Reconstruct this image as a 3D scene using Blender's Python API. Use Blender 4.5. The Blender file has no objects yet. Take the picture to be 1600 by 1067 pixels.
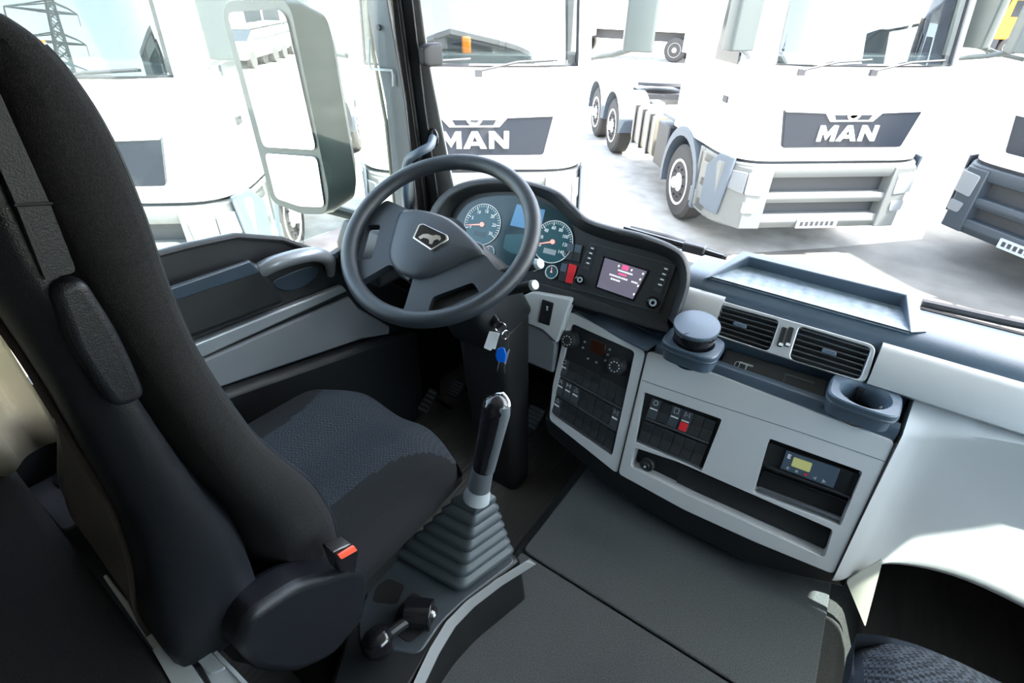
import bpy, bmesh, math, random
from mathutils import Vector as V, Matrix, Quaternion
random.seed(4)
SC = bpy.context.scene
COL = SC.collection
R_ = math.radians

# ------------------------------------------------------------------ camera
FPX = 820.0
v1 = V((-1420, -573.5, FPX)); v2 = V((690, -533.5, FPX))
CX = (-v1).normalized()
CY = v2.normalized(); CY = (CY - CX * CX.dot(CY)).normalized()
CZ = CX.cross(CY)
CAM = V((.17, 0, 2.75))
right = V((CX[0], CY[0], CZ[0])); down = V((CX[1], CY[1], CZ[1])); fwd = V((CX[2], CY[2], CZ[2]))
cd = bpy.data.cameras.new('camera'); cam = bpy.data.objects.new('camera', cd); COL.objects.link(cam)
cd.sensor_width = 36; cd.sensor_fit = 'HORIZONTAL'; cd.lens = 36 * FPX / 1600; cd.clip_start = .02; cd.clip_end = 500
up = -down; bk = -fwd
cam.matrix_world = Matrix(((right.x, up.x, bk.x, CAM.x), (right.y, up.y, bk.y, CAM.y), (right.z, up.z, bk.z, CAM.z), (0, 0, 0, 1)))
SC.camera = cam

# ------------------------------------------------------------------ world, sun, exposure
wd = bpy.data.worlds.new('world'); SC.world = wd; wd.use_nodes = True
wn = wd.node_tree.nodes; wl = wd.node_tree.links
bg = wn['Background']
sky = wn.new('ShaderNodeTexSky'); sky.sky_type = 'NISHITA'; sky.sun_disc = False
sky.sun_elevation = R_(55); sky.sun_rotation = R_(60); sky.air_density = 1.0; sky.dust_density = 2.5; sky.ozone_density = 1.0
hs_n = wn.new('ShaderNodeHueSaturation'); hs_n.inputs['Saturation'].default_value = .62; wl.new(sky.outputs[0], hs_n.inputs['Color']); wl.new(hs_n.outputs[0], bg.inputs[0]); bg.inputs[1].default_value = 0.46
SUN_TO = V((1.0, .16, 2.0)).normalized()
sd = bpy.data.lights.new('sun', 'SUN'); sd.energy = 7.5; sd.angle = R_(.55); sd.color = (1, .96, .88)
sun = bpy.data.objects.new('sun', sd); COL.objects.link(sun)
sun.rotation_euler = SUN_TO.to_track_quat('Z', 'Y').to_euler(); sun.location = (6, 2, 9)
vs = SC.view_settings
vs.view_transform = 'Standard'; vs.look = 'None'; vs.gamma = 1; vs.use_curve_mapping = False; vs.exposure = 2.25

# ------------------------------------------------------------------ pixel -> place on a real surface
def ray(px, py):
    return right * ((px - 800) / FPX) + down * ((py - 533.5) / FPX) + fwd
def at(px, py, x=None, y=None, z=None):
    r = ray(px, py)
    t = (x - CAM.x) / r.x if x is not None else (y - CAM.y) / r.y if y is not None else (z - CAM.z) / r.z
    return CAM + r * t
class Plane:
    def __init__(s, p, n): s.p = V(p); s.n = V(n).normalized()
    def at(s, px, py, h=0.0):
        r = ray(px, py); q = s.p + s.n * h
        return CAM + r * ((q - CAM).dot(s.n) / r.dot(s.n))
    def pts(s, L, h=0.0): return [s.at(a, b, h) for a, b in L]
class Quad:
    """four corners given; local s (right) t (down) in 0..1"""
    def __init__(s, pl, L, h=0.0):
        s.n = pl.n; s.c = pl.pts(L, h)
    def P(s, a, b, h=0.0):
        c = s.c
        return (c[0] * (1 - a) + c[1] * a) * (1 - b) + (c[3] * (1 - a) + c[2] * a) * b + s.n * h
    def rect(s, a0, b0, a1, b1, h=0.0): return [s.P(a0, b0, h), s.P(a1, b0, h), s.P(a1, b1, h), s.P(a0, b1, h)]

# ------------------------------------------------------------------ materials
MATS = {}
def mat(name, col, rough=.5, metal=0, bump=0, bscale=400, var=0, vscale=8, coat=0, spec=.5, emit=None, estr=1, kind='noise'):
    if name in MATS: return MATS[name]
    m = bpy.data.materials.new(name); m.use_nodes = True; nt = m.node_tree; N = nt.nodes; L = nt.links
    b = N['Principled BSDF']
    b.inputs['Base Color'].default_value = (*col, 1); b.inputs['Roughness'].default_value = rough
    b.inputs['Metallic'].default_value = metal; b.inputs['Coat Weight'].default_value = coat
    b.inputs['Specular IOR Level'].default_value = spec
    tc = N.new('ShaderNodeTexCoord')
    if emit: b.inputs['Emission Color'].default_value = (*emit, 1); b.inputs['Emission Strength'].default_value = estr
    if var or kind == 'check':
        if kind == 'check':
            t = N.new('ShaderNodeTexChecker'); t.inputs['Scale'].default_value = vscale
            t.inputs['Color1'].default_value = (*col, 1); t.inputs['Color2'].default_value = (*[min(1, c * (1 + var)) for c in col], 1)
            L.new(tc.outputs['Object'], t.inputs['Vector']); L.new(t.outputs[0], b.inputs['Base Color'])
        else:
            t = N.new('ShaderNodeTexNoise'); t.inputs['Scale'].default_value = vscale; t.inputs['Detail'].default_value = 6
            r = N.new('ShaderNodeValToRGB'); r.color_ramp.elements[0].position = .3; r.color_ramp.elements[1].position = .7
            r.color_ramp.elements[0].color = (*[c * (1 - var) for c in col], 1); r.color_ramp.elements[1].color = (*[min(1, c * (1 + var)) for c in col], 1)
            L.new(tc.outputs['Object'], t.inputs['Vector']); L.new(t.outputs[0], r.inputs[0]); L.new(r.outputs[0], b.inputs['Base Color'])
    if bump:
        if kind == 'rib':
            t2 = N.new('ShaderNodeTexWave'); t2.inputs['Scale'].default_value = bscale; t2.bands_direction = 'X'
        elif kind == 'check':
            t2 = N.new('ShaderNodeTexVoronoi'); t2.inputs['Scale'].default_value = bscale
        else:
            t2 = N.new('ShaderNodeTexNoise'); t2.inputs['Scale'].default_value = bscale; t2.inputs['Detail'].default_value = 3
        bp = N.new('ShaderNodeBump'); bp.inputs['Strength'].default_value = bump; bp.inputs['Distance'].default_value = .002
        L.new(tc.outputs['Object'], t2.inputs['Vector'])
        L.new(t2.outputs[1 if kind == 'rib' else 0], bp.inputs['Height']); L.new(bp.outputs[0], b.inputs['Normal'])
    MATS[name] = m; return m

blackp = mat('black_plastic', (.010, .0115, .0135), .42, bump=.25, bscale=900)
softblack = mat('soft_black', (.013, .015, .0175), .55, bump=.3, bscale=700)
gloss = mat('gloss_black', (.008, .008, .01), .12)
deep = mat('deep_black', (.006, .006, .007), .7)
slate = mat('slate_plastic', (.066, .094, .128), .32, bump=.25, bscale=800)
grey = mat('grey_plastic', (.53, .54, .55), .45, bump=.2, bscale=900)
midgrey = mat('mid_grey_plastic', (.085, .095, .105), .5, bump=.2, bscale=900)
silver = mat('silver_trim', (.46, .475, .49), .36, .4, bump=.08, bscale=500)
chrome = mat('chrome', (.75, .76, .78), .12, 1)
shellm = mat('seat_shell', (.009, .010, .013), .36, spec=.3, bump=.3, bscale=700)
fabric = mat('charcoal_fabric', (.019, .0185, .0195), .9, bump=1.0, bscale=1100, var=.35, vscale=500, spec=.2)
fabric2 = mat('seat_insert_fabric', (.013, .016, .020), .85, bump=.8, bscale=260, var=1.1, vscale=230, kind='check', spec=.25)
fabric3 = mat('seat_side_fabric', (.013, .0135, .015), .9, bump=.6, bscale=1100, var=.25, vscale=600, spec=.2)
navyf = mat('navy_fabric', (.014, .019, .027), .85, bump=.5, bscale=900, var=.2, vscale=700, spec=.2)
checkf = mat('check_fabric', (.012, .014, .017), .9, bump=.8, bscale=120, var=2.6, vscale=150, kind='check', spec=.2)
carpet = mat('carpet', (.085, .093, .10), .97, bump=1.0, bscale=900, var=.4, vscale=420, spec=.1)
carpetd = mat('dark_carpet', (.045, .047, .048), .97, bump=1.0, bscale=900, var=.4, vscale=420, spec=.1)
rubber = mat('ribbed_rubber', (.10, .093, .085), .7, bump=.8, bscale=18, kind='rib')
boot = mat('boot_rubber', (.055, .068, .077), .42, bump=.15, bscale=500)
red = mat('red_plastic', (.72, .02, .03), .35)
orange = mat('orange_button', (.85, .10, .05), .4)
bluep = mat('blue_key_plastic', (.0, .12, .62), .35)
white = mat('white_print', (.8, .8, .8), .5)
doorgrey = mat('door_grey_plastic', (.15, .16, .175), .5, bump=.2, bscale=900)
satin = mat('satin_strip', (.30, .32, .345), .35, .4)
switchm = mat('switch_plastic', (.022, .025, .028), .38)
cream = mat('sun_patch_cream', (.62, .62, .55), .6)  # pale colour standing in for sunlight on the tunnel corner
curt = mat('curtain_cloth', (.62, .56, .44), .9, bump=.6, bscale=900)
headl = mat('headliner', (.42, .42, .40), .9)
wallm = mat('cab_wall', (.22, .21, .19), .8)
matblue = mat('tray_mat_rubber', (.20, .25, .30), .4, bump=.6, bscale=10, kind='rib', var=.25, vscale=60)
teal = mat('dial_face', (.012, .05, .065), .25, emit=(.05, .25, .32), estr=.03)
wheelm = mat('wheel_leather', (.019, .025, .033), .42, bump=.25, bscale=800)
slatm = mat('vent_slat', (.055, .058, .062), .4)
chromel = mat('bright_letter', (.72, .73, .74), .3)
teal2 = mat('lens_face', (.01, .035, .045), .2)
lcdb = mat('lcd_blue', (.05, .14, .26), .25, emit=(.15, .35, .6), estr=.10)
lcdg = mat('lcd_green', (.2, .22, .1), .4, emit=(.4, .42, .15), estr=.12)
screenm = mat('radio_screen', (.05, .05, .07), .12, emit=(.22, .20, .27), estr=.14)
pinkm = mat('screen_pink', (.5, .05, .15), .4, emit=(.9, .1, .25), estr=.25)
inkm = mat('screen_text', (.6, .6, .6), .4, emit=(.8, .8, .85), estr=.25)
needle = mat('needle', (.8, .25, .2), .4, emit=(.9, .3, .25), estr=.3)
lightgrey = mat('light_grey_plastic', (.36, .39, .41), .4)
clearish = mat('clear_grey_plastic', (.3, .33, .35), .15)
brown = mat('seat_rear_cloth', (.04, .03, .024), .9, bump=.4, bscale=600)
paint = mat('white_paint', (.82, .82, .80), .25, coat=.6)
bumperg = mat('grey_bumper', (.13, .135, .13), .4)
bumperd = mat('dark_bumper', (.035, .045, .055), .5)
fender = mat('blue_grey_fender', (.085, .105, .13), .45)
grillem = mat('grille_panel', (.012, .016, .024), .25, spec=.3)
mesh_m = mat('grille_mesh', (.03, .032, .035), .5)
tyre = mat('tyre', (.045, .042, .04), .85, bump=.4, bscale=60)
rimw = mat('wheel_rim', (.7, .7, .68), .35)
mirrorh = mat('mirror_housing', (.055, .066, .064), .4)
lampm = mat('headlamp', (.25, .26, .27), .15, .3)
tankm = mat('fuel_tank', (.24, .22, .18), .4)
amber = mat('amber_lamp', (.9, .25, .03), .3)
orangep = mat('orange_paint', (.85, .33, .02), .35)
yellowp = mat('yellow_paint', (.85, .6, .03), .35)
steel = mat('dark_steel', (.05, .05, .055), .5, .4)
carsil = mat('car_silver', (.06, .065, .075), .35, .2)
darkwin = mat('dark_window', (.02, .025, .03), .08)
pylonm = mat('galvanised_steel', (.06, .07, .085), .6, .2)
wood = mat('pink_beam', (.6, .25, .2), .6)

def glass_mat(name, tint, refl):
    m = bpy.data.materials.new(name); m.use_nodes = True; N = m.node_tree.nodes; L = m.node_tree.links
    N.remove(N['Principled BSDF']); out = N['Material Output']
    t = N.new('ShaderNodeBsdfTransparent'); t.inputs[0].default_value = (*tint, 1)
    g = N.new('ShaderNodeBsdfGlossy'); g.inputs['Roughness'].default_value = .0; g.inputs['Color'].default_value = (1, 1, 1, 1)
    fr = N.new('ShaderNodeFresnel'); ge = N.new('ShaderNodeNewGeometry'); mr = N.new('ShaderNodeMapRange'); L.new(ge.outputs['Backfacing'], mr.inputs[0]); mr.inputs[3].default_value = refl; mr.inputs[4].default_value = 1 / refl; L.new(mr.outputs[0], fr.inputs[0])
    mx = N.new('ShaderNodeMixShader'); L.new(fr.outputs[0], mx.inputs[0]); L.new(t.outputs[0], mx.inputs[1]); L.new(g.outputs[0], mx.inputs[2])
    L.new(mx.outputs[0], out.inputs[0]); return m
glassw = glass_mat('windscreen_glass', (.93, .96, .95), 1.3)
glassd = glass_mat('door_glass', (.88, .94, .92), 1.3)
glasst = glass_mat('truck_glass', (.45, .5, .5), 2.2)
mirg = mat('mirror_glass', (.85, .87, .86), .0, 1)

# ------------------------------------------------------------------ mesh helpers
def catmull(P, n, closed=False):
    P = [V(p) for p in P]; m = len(P); out = []
    segs = m if closed else m - 1
    for i in range(n):
        u = i / (n if closed else n - 1) * segs; k = min(int(u), segs - 1); t = u - k
        g = (lambda j: P[j % m]) if closed else (lambda j: P[max(0, min(m - 1, j))])
        a, b, c, d = g(k - 1), g(k), g(k + 1), g(k + 2)
        out.append(.5 * ((2 * b) + (c - a) * t + (2 * a - 5 * b + 4 * c - d) * t * t + (3 * b - a - 3 * c + d) * t ** 3))
    return out
def rnd(P, r, seg=5):
    out = []; m = len(P)
    for i in range(m):
        a, b, c = P[i - 1], P[i], P[(i + 1) % m]
        r1 = min(r, (a - b).length * .45); r2 = min(r, (c - b).length * .45)
        p = b + (a - b).normalized() * r1; q = b + (c - b).normalized() * r2
        for k in range(seg + 1):
            t = k / seg; out.append(p * (1 - t) ** 2 + b * 2 * t * (1 - t) + q * t * t)
    return out
def prism(bm, P, vec):
    vec = V(vec); a = [bm.verts.new(p) for p in P]; b = [bm.verts.new(V(p) + vec) for p in P]
    n = len(P)
    bm.faces.new(a[::-1]); bm.faces.new(b)
    for i in range(n): bm.faces.new((a[i], a[(i + 1) % n], b[(i + 1) % n], b[i]))
def slab(bm, P, n, h0, h1):
    n = V(n).normalized(); prism(bm, [V(p) + n * h0 for p in P], n * (h1 - h0))
def box(bm, c, s, rot=None):
    c = V(c); hx, hy, hz = s[0] / 2, s[1] / 2, s[2] / 2; vs_ = []
    for x, y, z in ((-1, -1, -1), (1, -1, -1), (1, 1, -1), (-1, 1, -1), (-1, -1, 1), (1, -1, 1), (1, 1, 1), (-1, 1, 1)):
        d = V((x * hx, y * hy, z * hz))
        if rot is not None: d = rot @ d
        vs_.append(bm.verts.new(c + d))
    for f in ((0, 3, 2, 1), (4, 5, 6, 7), (0, 1, 5, 4), (1, 2, 6, 5), (2, 3, 7, 6), (3, 0, 4, 7)): bm.faces.new([vs_[i] for i in f])
def span(bm, a, b): box(bm, [(a[i] + b[i]) / 2 for i in range(3)], [abs(b[i] - a[i]) for i in range(3)])
def loft(bm, rings, closed=True, cap=True, loop=False):
    VR = [[bm.verts.new(p) for p in r] for r in rings]; n = len(VR[0])
    pairs = list(zip(VR, VR[1:])) + ([(VR[-1], VR[0])] if loop else [])
    for A, B in pairs:
        for i in range(n if closed else n - 1):
            j = (i + 1) % n; bm.faces.new((A[i], A[j], B[j], B[i]))
    if cap and closed and not loop: bm.faces.new(VR[0][::-1]); bm.faces.new(VR[-1])
def frame(n):
    n = V(n).normalized(); u = n.cross(V((0, 0, 1)) if abs(n.z) < .9 else V((0, 1, 0))).normalized(); return u, n.cross(u)
def circ(c, n, r, seg=24, u=None, ry=None):
    if u is None: u, w = frame(n)
    else: u = V(u).normalized(); w = V(n).normalized().cross(u)
    return [V(c) + u * r * math.cos(a) + w * (ry or r) * math.sin(a) for a in [2 * math.pi * k / seg for k in range(seg)]]
def cyl(bm, a, b, r0, r1=None, seg=24):
    a, b = V(a), V(b); r1 = r0 if r1 is None else r1
    loft(bm, [circ(a, b - a, r0, seg), circ(b, b - a, r1, seg)])
def lathe(bm, o, ax, prof, seg=28, cap=True):
    o = V(o); ax = V(ax).normalized(); loft(bm, [circ(o + ax * h, ax, max(r, .0003), seg) for h, r in prof], cap=cap)
def tube(bm, P, r, seg=10, closed=False, cap=True):
    P = [V(p) for p in P]; rings = []; m = len(P); prev = None
    for i, p in enumerate(P):
        if closed: t = P[(i + 1) % m] - P[i - 1]
        else: t = P[min(i + 1, m - 1)] - P[max(i - 1, 0)]
        t.normalize()
        if prev is None: u, w = frame(t)
        else: u = (prev - t * prev.dot(t)).normalized(); w = t.cross(u)
        prev = u; rr = r[i] if isinstance(r, (list, tuple)) else r
        rings.append([p + u * rr * math.cos(a) + w * rr * math.sin(a) for a in [2 * math.pi * k / seg for k in range(seg)]])
    loft(bm, rings, cap=cap, loop=closed)
def ball(bm, c, r, sc=(1, 1, 1)):
    bmesh.ops.create_uvsphere(bm, u_segments=20, v_segments=12, radius=r, matrix=Matrix.Translation(V(c)) @ Matrix.Diagonal((*sc, 1)))
def plate(bm, outer, holes, n, thick, depth, bottoms=True):
    """flat panel with sunk pockets"""
    n = V(n).normalized(); tmp = []
    ov = [bm.verts.new(p) for p in outer]; loops = [ov] + [[bm.verts.new(p) for p in h] for h in holes]
    for lp in loops:
        for i in range(len(lp)): tmp.append(bm.edges.new((lp[i], lp[(i + 1) % len(lp)])))
    bmesh.ops.triangle_fill(bm, use_beauty=True, use_dissolve=False, edges=tmp, normal=n)
    def wall(lp, d, cap):
        lo = [bm.verts.new(v.co - n * d) for v in lp]; m = len(lp)
        for i in range(m): bm.faces.new((lp[i], lp[(i + 1) % m], lo[(i + 1) % m], lo[i]))
        if cap: bm.faces.new(lo)
    wall(ov, thick, not holes or bottoms)
    for k, h in enumerate(loops[1:]): wall(h, depth[k] if isinstance(depth, (list, tuple)) else depth, bottoms)
def gridf(bm, fn, nu, nv):
    g = [[bm.verts.new(fn(i / nu, j / nv)) for j in range(nv + 1)] for i in range(nu + 1)]
    for i in range(nu):
        for j in range(nv): bm.faces.new((g[i][j], g[i + 1][j], g[i + 1][j + 1], g[i][j + 1]))
    return g
OFF = {}
def thing(name, label, cat, loc=(0, 0, 0), group=None, local=False):
    o = bpy.data.objects.new(name, None); COL.objects.link(o); o.location = loc; o.empty_display_size = .1
    o['label'] = label; o['category'] = cat
    if group: o['group'] = group
    OFF[o.name] = V((0, 0, 0)) if local else V(loc)
    return o
def struct_empty(name, loc=(0, 0, 0)):
    o = bpy.data.objects.new(name, None); COL.objects.link(o); o.location = loc; o['kind'] = 'structure'; OFF[o.name] = V(loc); return o
def obj(name, bm, m, parent=None, bevel=0, sub=0, angle=32, label=None, seg=2):
    off = OFF[parent.name] if parent is not None else V((0, 0, 0))
    bmesh.ops.recalc_face_normals(bm, faces=bm.faces[:])
    if off.length: bmesh.ops.translate(bm, verts=bm.verts[:], vec=-off)
    me = bpy.data.meshes.new(name); bm.to_mesh(me); bm.free()
    for k in (m if isinstance(m, (list, tuple)) else [m]): me.materials.append(k)
    me.polygons.foreach_set('use_smooth', [True] * len(me.polygons))
    me.set_sharp_from_angle(angle=R_(angle if not sub else 180))
    o = bpy.data.objects.new(name, me); COL.objects.link(o)
    if parent is not None: o.parent = parent
    OFF[o.name] = off
    if bevel:
        b = o.modifiers.new('bevel', 'BEVEL'); b.width = bevel; b.segments = seg; b.limit_method = 'ANGLE'; b.angle_limit = R_(35); b.harden_normals = False
    if sub:
        s = o.modifiers.new('sub', 'SUBSURF'); s.levels = sub; s.render_levels = sub
    if label: o['label'] = label
    return o
def B(): return bmesh.new()
def tag(o, label, cat, group=None):
    o['label'] = label; o['category'] = cat
    if group: o['group'] = group
    return o
def struct(name, bm, m, **k):
    o = obj(name, bm, m, **k); o['kind'] = 'structure'; return o
def quick(fn, *a):
    bm = B(); fn(bm, *a); return bm
def text(bm, s, size, o, u, w, n, depth=.0006, bold=0.0, align='CENTER', sx=1):
    cu = bpy.data.curves.new('t', 'FONT'); cu.body = s; cu.size = size; cu.extrude = 0; cu.offset = bold; cu.align_x = align; cu.align_y = 'CENTER'; cu.resolution_u = 3
    to = bpy.data.objects.new('t', cu); me = bpy.data.meshes.new_from_object(to)
    u = V(u).normalized(); w = V(w).normalized(); n = V(n).normalized(); idx = [bm.verts.new(V(o) + u * v.co.x * sx + w * v.co.y + n * depth) for v in me.vertices]
    for p in me.polygons:
        try: bm.faces.new([idx[i] for i in p.vertices])
        except ValueError: pass
    bpy.data.objects.remove(to); bpy.data.curves.remove(cu); bpy.data.meshes.remove(me)
def copy_tree(o, parent=None):
    c = o.copy(); COL.objects.link(c); c.parent = parent
    for ch in list(o.children): copy_tree(ch, c)
    return c

# ================================================================== OUTSIDE: ground
def ground_mat():
    m = bpy.data.materials.new('yard_concrete'); m.use_nodes = True; N = m.node_tree.nodes; L = m.node_tree.links; b = N['Principled BSDF']
    tc = N.new('ShaderNodeTexCoord'); n1 = N.new('ShaderNodeTexNoise'); n1.inputs['Scale'].default_value = .35; n1.inputs['Detail'].default_value = 8
    n2 = N.new('ShaderNodeTexNoise'); n2.inputs['Scale'].default_value = 3.2; n2.inputs['Detail'].default_value = 8
    mx = N.new('ShaderNodeMix'); mx.data_type = 'FLOAT'; mx.inputs[0].default_value = .45
    r = N.new('ShaderNodeValToRGB'); e = r.color_ramp.elements
    e[0].position = .36; e[0].color = (.20, .185, .165, 1); e[1].position = .62; e[1].color = (.40, .38, .34, 1)
    L.new(tc.outputs['Object'], n1.inputs['Vector']); L.new(tc.outputs['Object'], n2.inputs['Vector'])
    L.new(n1.outputs[0], mx.inputs[2]); L.new(n2.outputs[0], mx.inputs[3]); L.new(mx.outputs[0], r.inputs[0]); L.new(r.outputs[0], b.inputs['Base Color'])
    b.inputs['Roughness'].default_value = .85
    return m
bm = B(); span(bm, (-120, -120, -.3), (120, 120, 0)); struct('ground', bm, ground_mat())

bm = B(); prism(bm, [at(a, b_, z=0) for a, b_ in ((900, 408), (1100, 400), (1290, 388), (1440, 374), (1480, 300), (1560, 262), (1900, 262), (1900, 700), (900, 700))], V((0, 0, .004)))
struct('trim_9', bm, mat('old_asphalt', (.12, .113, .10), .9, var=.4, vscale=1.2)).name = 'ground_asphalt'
# ------------------------------------------------------------------ trucks
def wheel(bm_t, bm_r, c, r, w):
    c = V(c); ax = V((1, 0, 0))
    lathe(bm_t, c - ax * w / 2, ax, [(0, r * .62), (0, r * .9), (w * .12, r), (w * .88, r), (w, r * .9), (w, r * .62)], 36)
    s = -1 if c.x < 0 else 1
    o = c + ax * s * (w / 2 + .005)
    lathe(bm_r, o - ax * s * .05, ax * s, [(0, r * .64), (.055, r * .62), (.05, r * .56), (-.01, r * .5), (-.02, r * .33), (.04, r * .28), (.06, r * .17), (.12, r * .15), (.125, .01)], 32)
def build_truck(name, label, loc, dark=False, detail=True, group=None):
    t = thing(name, label, 'truck', loc, group, local=True); t.rotation_euler = (0, 0, R_(40.5))
    bpm = bumperd if dark else bumperg
    # cab shell: front corners rounded
    bm = B(); hw = 1.22; D = 2.15
    prof = [V((-hw, D, 0)), V((hw, D, 0)), V((hw, .32, 0)), V((.98, .03, 0)), V((-.98, .03, 0)), V((-hw, .32, 0))]
    base = rnd(prof, .25, 4)
    def lvl(z, dy=0.0, dx=1.0): return [V((p.x * dx, p.y + dy * (1 - p.y / D), z)) for p in base]
    loft(bm, [lvl(1.18), lvl(1.95), lvl(2.15, .01)])
    obj('cab_body', bm, paint, t, bevel=.01)
    bm = B()   # upper cab: pillars and roof round the glazing
    loft(bm, [lvl(3.12, .16, .97), lvl(3.45, .3, .94), lvl(3.6, .6, .9)]); span(bm, (-hw, 1.15, 2.1), (hw, D, 3.2))
    for s in (-1, 1):
        prism(bm, [V((s * 1.02, .04, 2.14)), V((s * 1.19, .25, 2.14)), V((s * 1.22, .42, 2.14)), V((s * 1.14, .42, 2.14))], V((-s * .03, .14, 1.0)))
    obj('cab_roof', bm, paint, t, bevel=.01)
    bm = B()
    if detail: # cab interior
        span(bm, (-1.1, .25, 2.12), (1.1, .6, 2.24)); span(bm, (-1.15, 1.1, 2.1), (1.15, 1.14, 3.1))
        for sx in (-.6, .55):
            box(bm, (sx, .95, 2.35), (.45, .12, .75))
        obj('cab_interior', bm, midgrey, t, bevel=.02)
        bm = B(); tube(bm, [V((.6 + .23 * math.cos(a), .72 - .1 * math.sin(a), 2.28 + .2 * math.sin(a))) for a in [k * math.pi / 12 for k in range(24)]], .016, 8, True); obj('cab_steering_wheel', bm, steel, t)
    bm = B()
    g = gridf(bm, lambda a, b: V(((a * 2 - 1) * 1.03 * (1 - .03 * b), .01 + .14 * b + .16 * abs(a * 2 - 1) ** 7, 2.17 + .97 * b)), 24, 4)
    obj('windscreen', bm, glasst, t)
    bm = B()  # rubber surround, wiper scuttle, wipers
    tube(bm, [V(((a * 2 - 1) * 1.03, .0 + .16 * abs(a * 2 - 1) ** 3.2, 2.165)) for a in [k / 14 for k in range(15)]], .018, 6)
    for s in (-1, 1): tube(bm, [V((s * 1.03, .16, 2.16)), V((s * 1.0, .31, 3.14))], .015, 6)
    obj('windscreen_seal', bm, steel, t)
    for x0, x1 in ((-.75, -.02), (.05, .8)):
        bm = B(); tube(bm, [V((x0, -.03, 2.12)), V(((x0 + x1) / 2, -.035, 2.2)), V((x1, -.02, 2.22))], .012, 6); box(bm, (x0, -.02, 2.10), (.07, .04, .06))
        obj('wiper', bm, steel, t)
    for s in (-1, 1):
        bm = B(); prism(bm, [V((s * 1.222, .45, 2.12)), V((s * 1.222, 1.05, 2.12)), V((s * 1.2, 1.02, 2.95)), V((s * 1.19, .62, 2.95))], V((s * .006, 0, 0)))
        obj('side_window', bm, darkwin, t)
    # grille
    bm = B(); P = [V((-.8, -.0, 1.74)), V((.8, 0, 1.74)), V((.71, 0, 1.34)), V((-.71, 0, 1.34))]
    slab(bm, rnd(P, .03), (0, -1, 0), -.04, .012); gr = obj('grille', bm, grillem, t, bevel=.006)
    bm = B()
    prism(bm, [V((-.8, -.02, 1.745)), V((.8, -.02, 1.745)), V((.79, -.02, 1.715)), V((.33, -.02, 1.70)), V((.25, -.02, 1.615)), V((-.25, -.02, 1.615)), V((-.33, -.02, 1.70)), V((-.79, -.02, 1.715))], V((0, .03, 0)))
    obj('chrome_bar', bm, silver, gr, bevel=.004)
    bm = B(); prism(bm, [V((-.22, -.024, 1.685)), V((.22, -.024, 1.685)), V((.19, -.024, 1.635)), V((-.19, -.024, 1.635))], V((0, .004, 0))); obj('badge_recess', bm, grillem, gr)
    bm = B(); lathe(bm, (0, -.02, 1.71), (0, -1, 0), [(0, .085), (.012, .08), (.012, .06), (.004, .058)], 24)
    tube(bm, [V((-.05, -.036, 1.685)), V((-.01, -.036, 1.72)), V((.02, -.036, 1.715)), V((.05, -.036, 1.74))], .009, 6)
    tube(bm, [V((-.03, -.036, 1.725)), V((.01, -.036, 1.70)), V((.035, -.036, 1.69))], .008, 6)
    obj('lion_badge', bm, chromel, gr)
    for ch, ox, shapes in (('m', -.345, [[(0, 0), (0, .165), (.055, .165), (.105, .085), (.155, .165), (.21, .165), (.21, 0), (.16, 0), (.16, .095), (.105, .012), (.05, .095), (.05, 0)]]),
        ('a', -.115, [[(0, 0), (.085, .165), (.135, .165), (.06, 0)], [(.135, .165), (.145, .165), (.235, 0), (.175, 0), (.105, .14)], [(.07, .03), (.085, .065), (.155, .065), (.165, .03)]]),
        ('n', .145, [[(0, 0), (0, .165), (.055, .165), (.15, .07), (.15, .165), (.2, .165), (.2, 0), (.15, 0), (.05, .098), (.05, 0)]])):
        bm = B()
        for P in shapes: prism(bm, [V((ox + x, -.026, 1.412 + z)) for x, z in P], V((0, .012, 0)))
        obj('chrome_letter', bm, chromel, gr)
    # gap and bumper
    bm = B(); lp = lambda z, y0, k=1.0: [V((p.x * k, p.y + y0, z)) for p in rnd([V((-hw, 1.0, 0)), V((hw, 1.0, 0)), V((hw, .32, 0)), V((1.0, .0, 0)), V((-1.0, .0, 0)), V((-hw, .32, 0))], .22, 5)]
    loft(bm, [lp(1.1, .07, .97), lp(1.2, .07, .97)]); obj('bonnet_gap', bm, steel, t)
    bm = B()
    for z0, z1 in ((.38, .56), (.70, .82), (1.0, 1.15)): loft(bm, [lp(z0 + .0, .03 if z0 < .4 else 0), lp((z0 + z1) / 2, -.03), lp(z1, -.02)])
    for s in (-1, 1):
        prism(bm, [V((s * .74, -.05, .4)), V((s * 1.0, -.035, .4)), V((s * 1.22, .3, .4)), V((s * 1.22, .9, .4)), V((s * .74, .6, .4))], V((0, 0, .72)))
    obj('bumper', bm, bpm, t, bevel=.012)
    bm = B(); loft(bm, [lp(.45, .1, .93), lp(1.08, .1, .93)]); obj('lower_grille', bm, mesh_m, t)
    for s in (-1, 1):
        bm = B(); P = [V((s * .80, -.055, 1.05)), V((s * 1.03, -.04, 1.07)), V((s * 1.03, -.04, .82)), V((s * .82, -.055, .80))]
        prism(bm, rnd(P, .03), V((0, .04, 0)))
        P = [V((s * 1.045, -.03, 1.07)), V((s * 1.2, .26, 1.05)), V((s * 1.2, .26, .86)), V((s * 1.045, -.03, .82))]
        prism(bm, P, V((-s * .02, .03, 0))); obj('headlight', bm, lampm, t, bevel=.006)
        bm = B(); P = [V((s * .84, -.055, .72)), V((s * 1.02, -.04, .73)), V((s * 1.02, -.04, .6)), V((s * .86, -.055, .6))]; prism(bm, rnd(P, .03), V((0, .04, 0))); obj('fog_lamp', bm, lampm, t)
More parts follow.
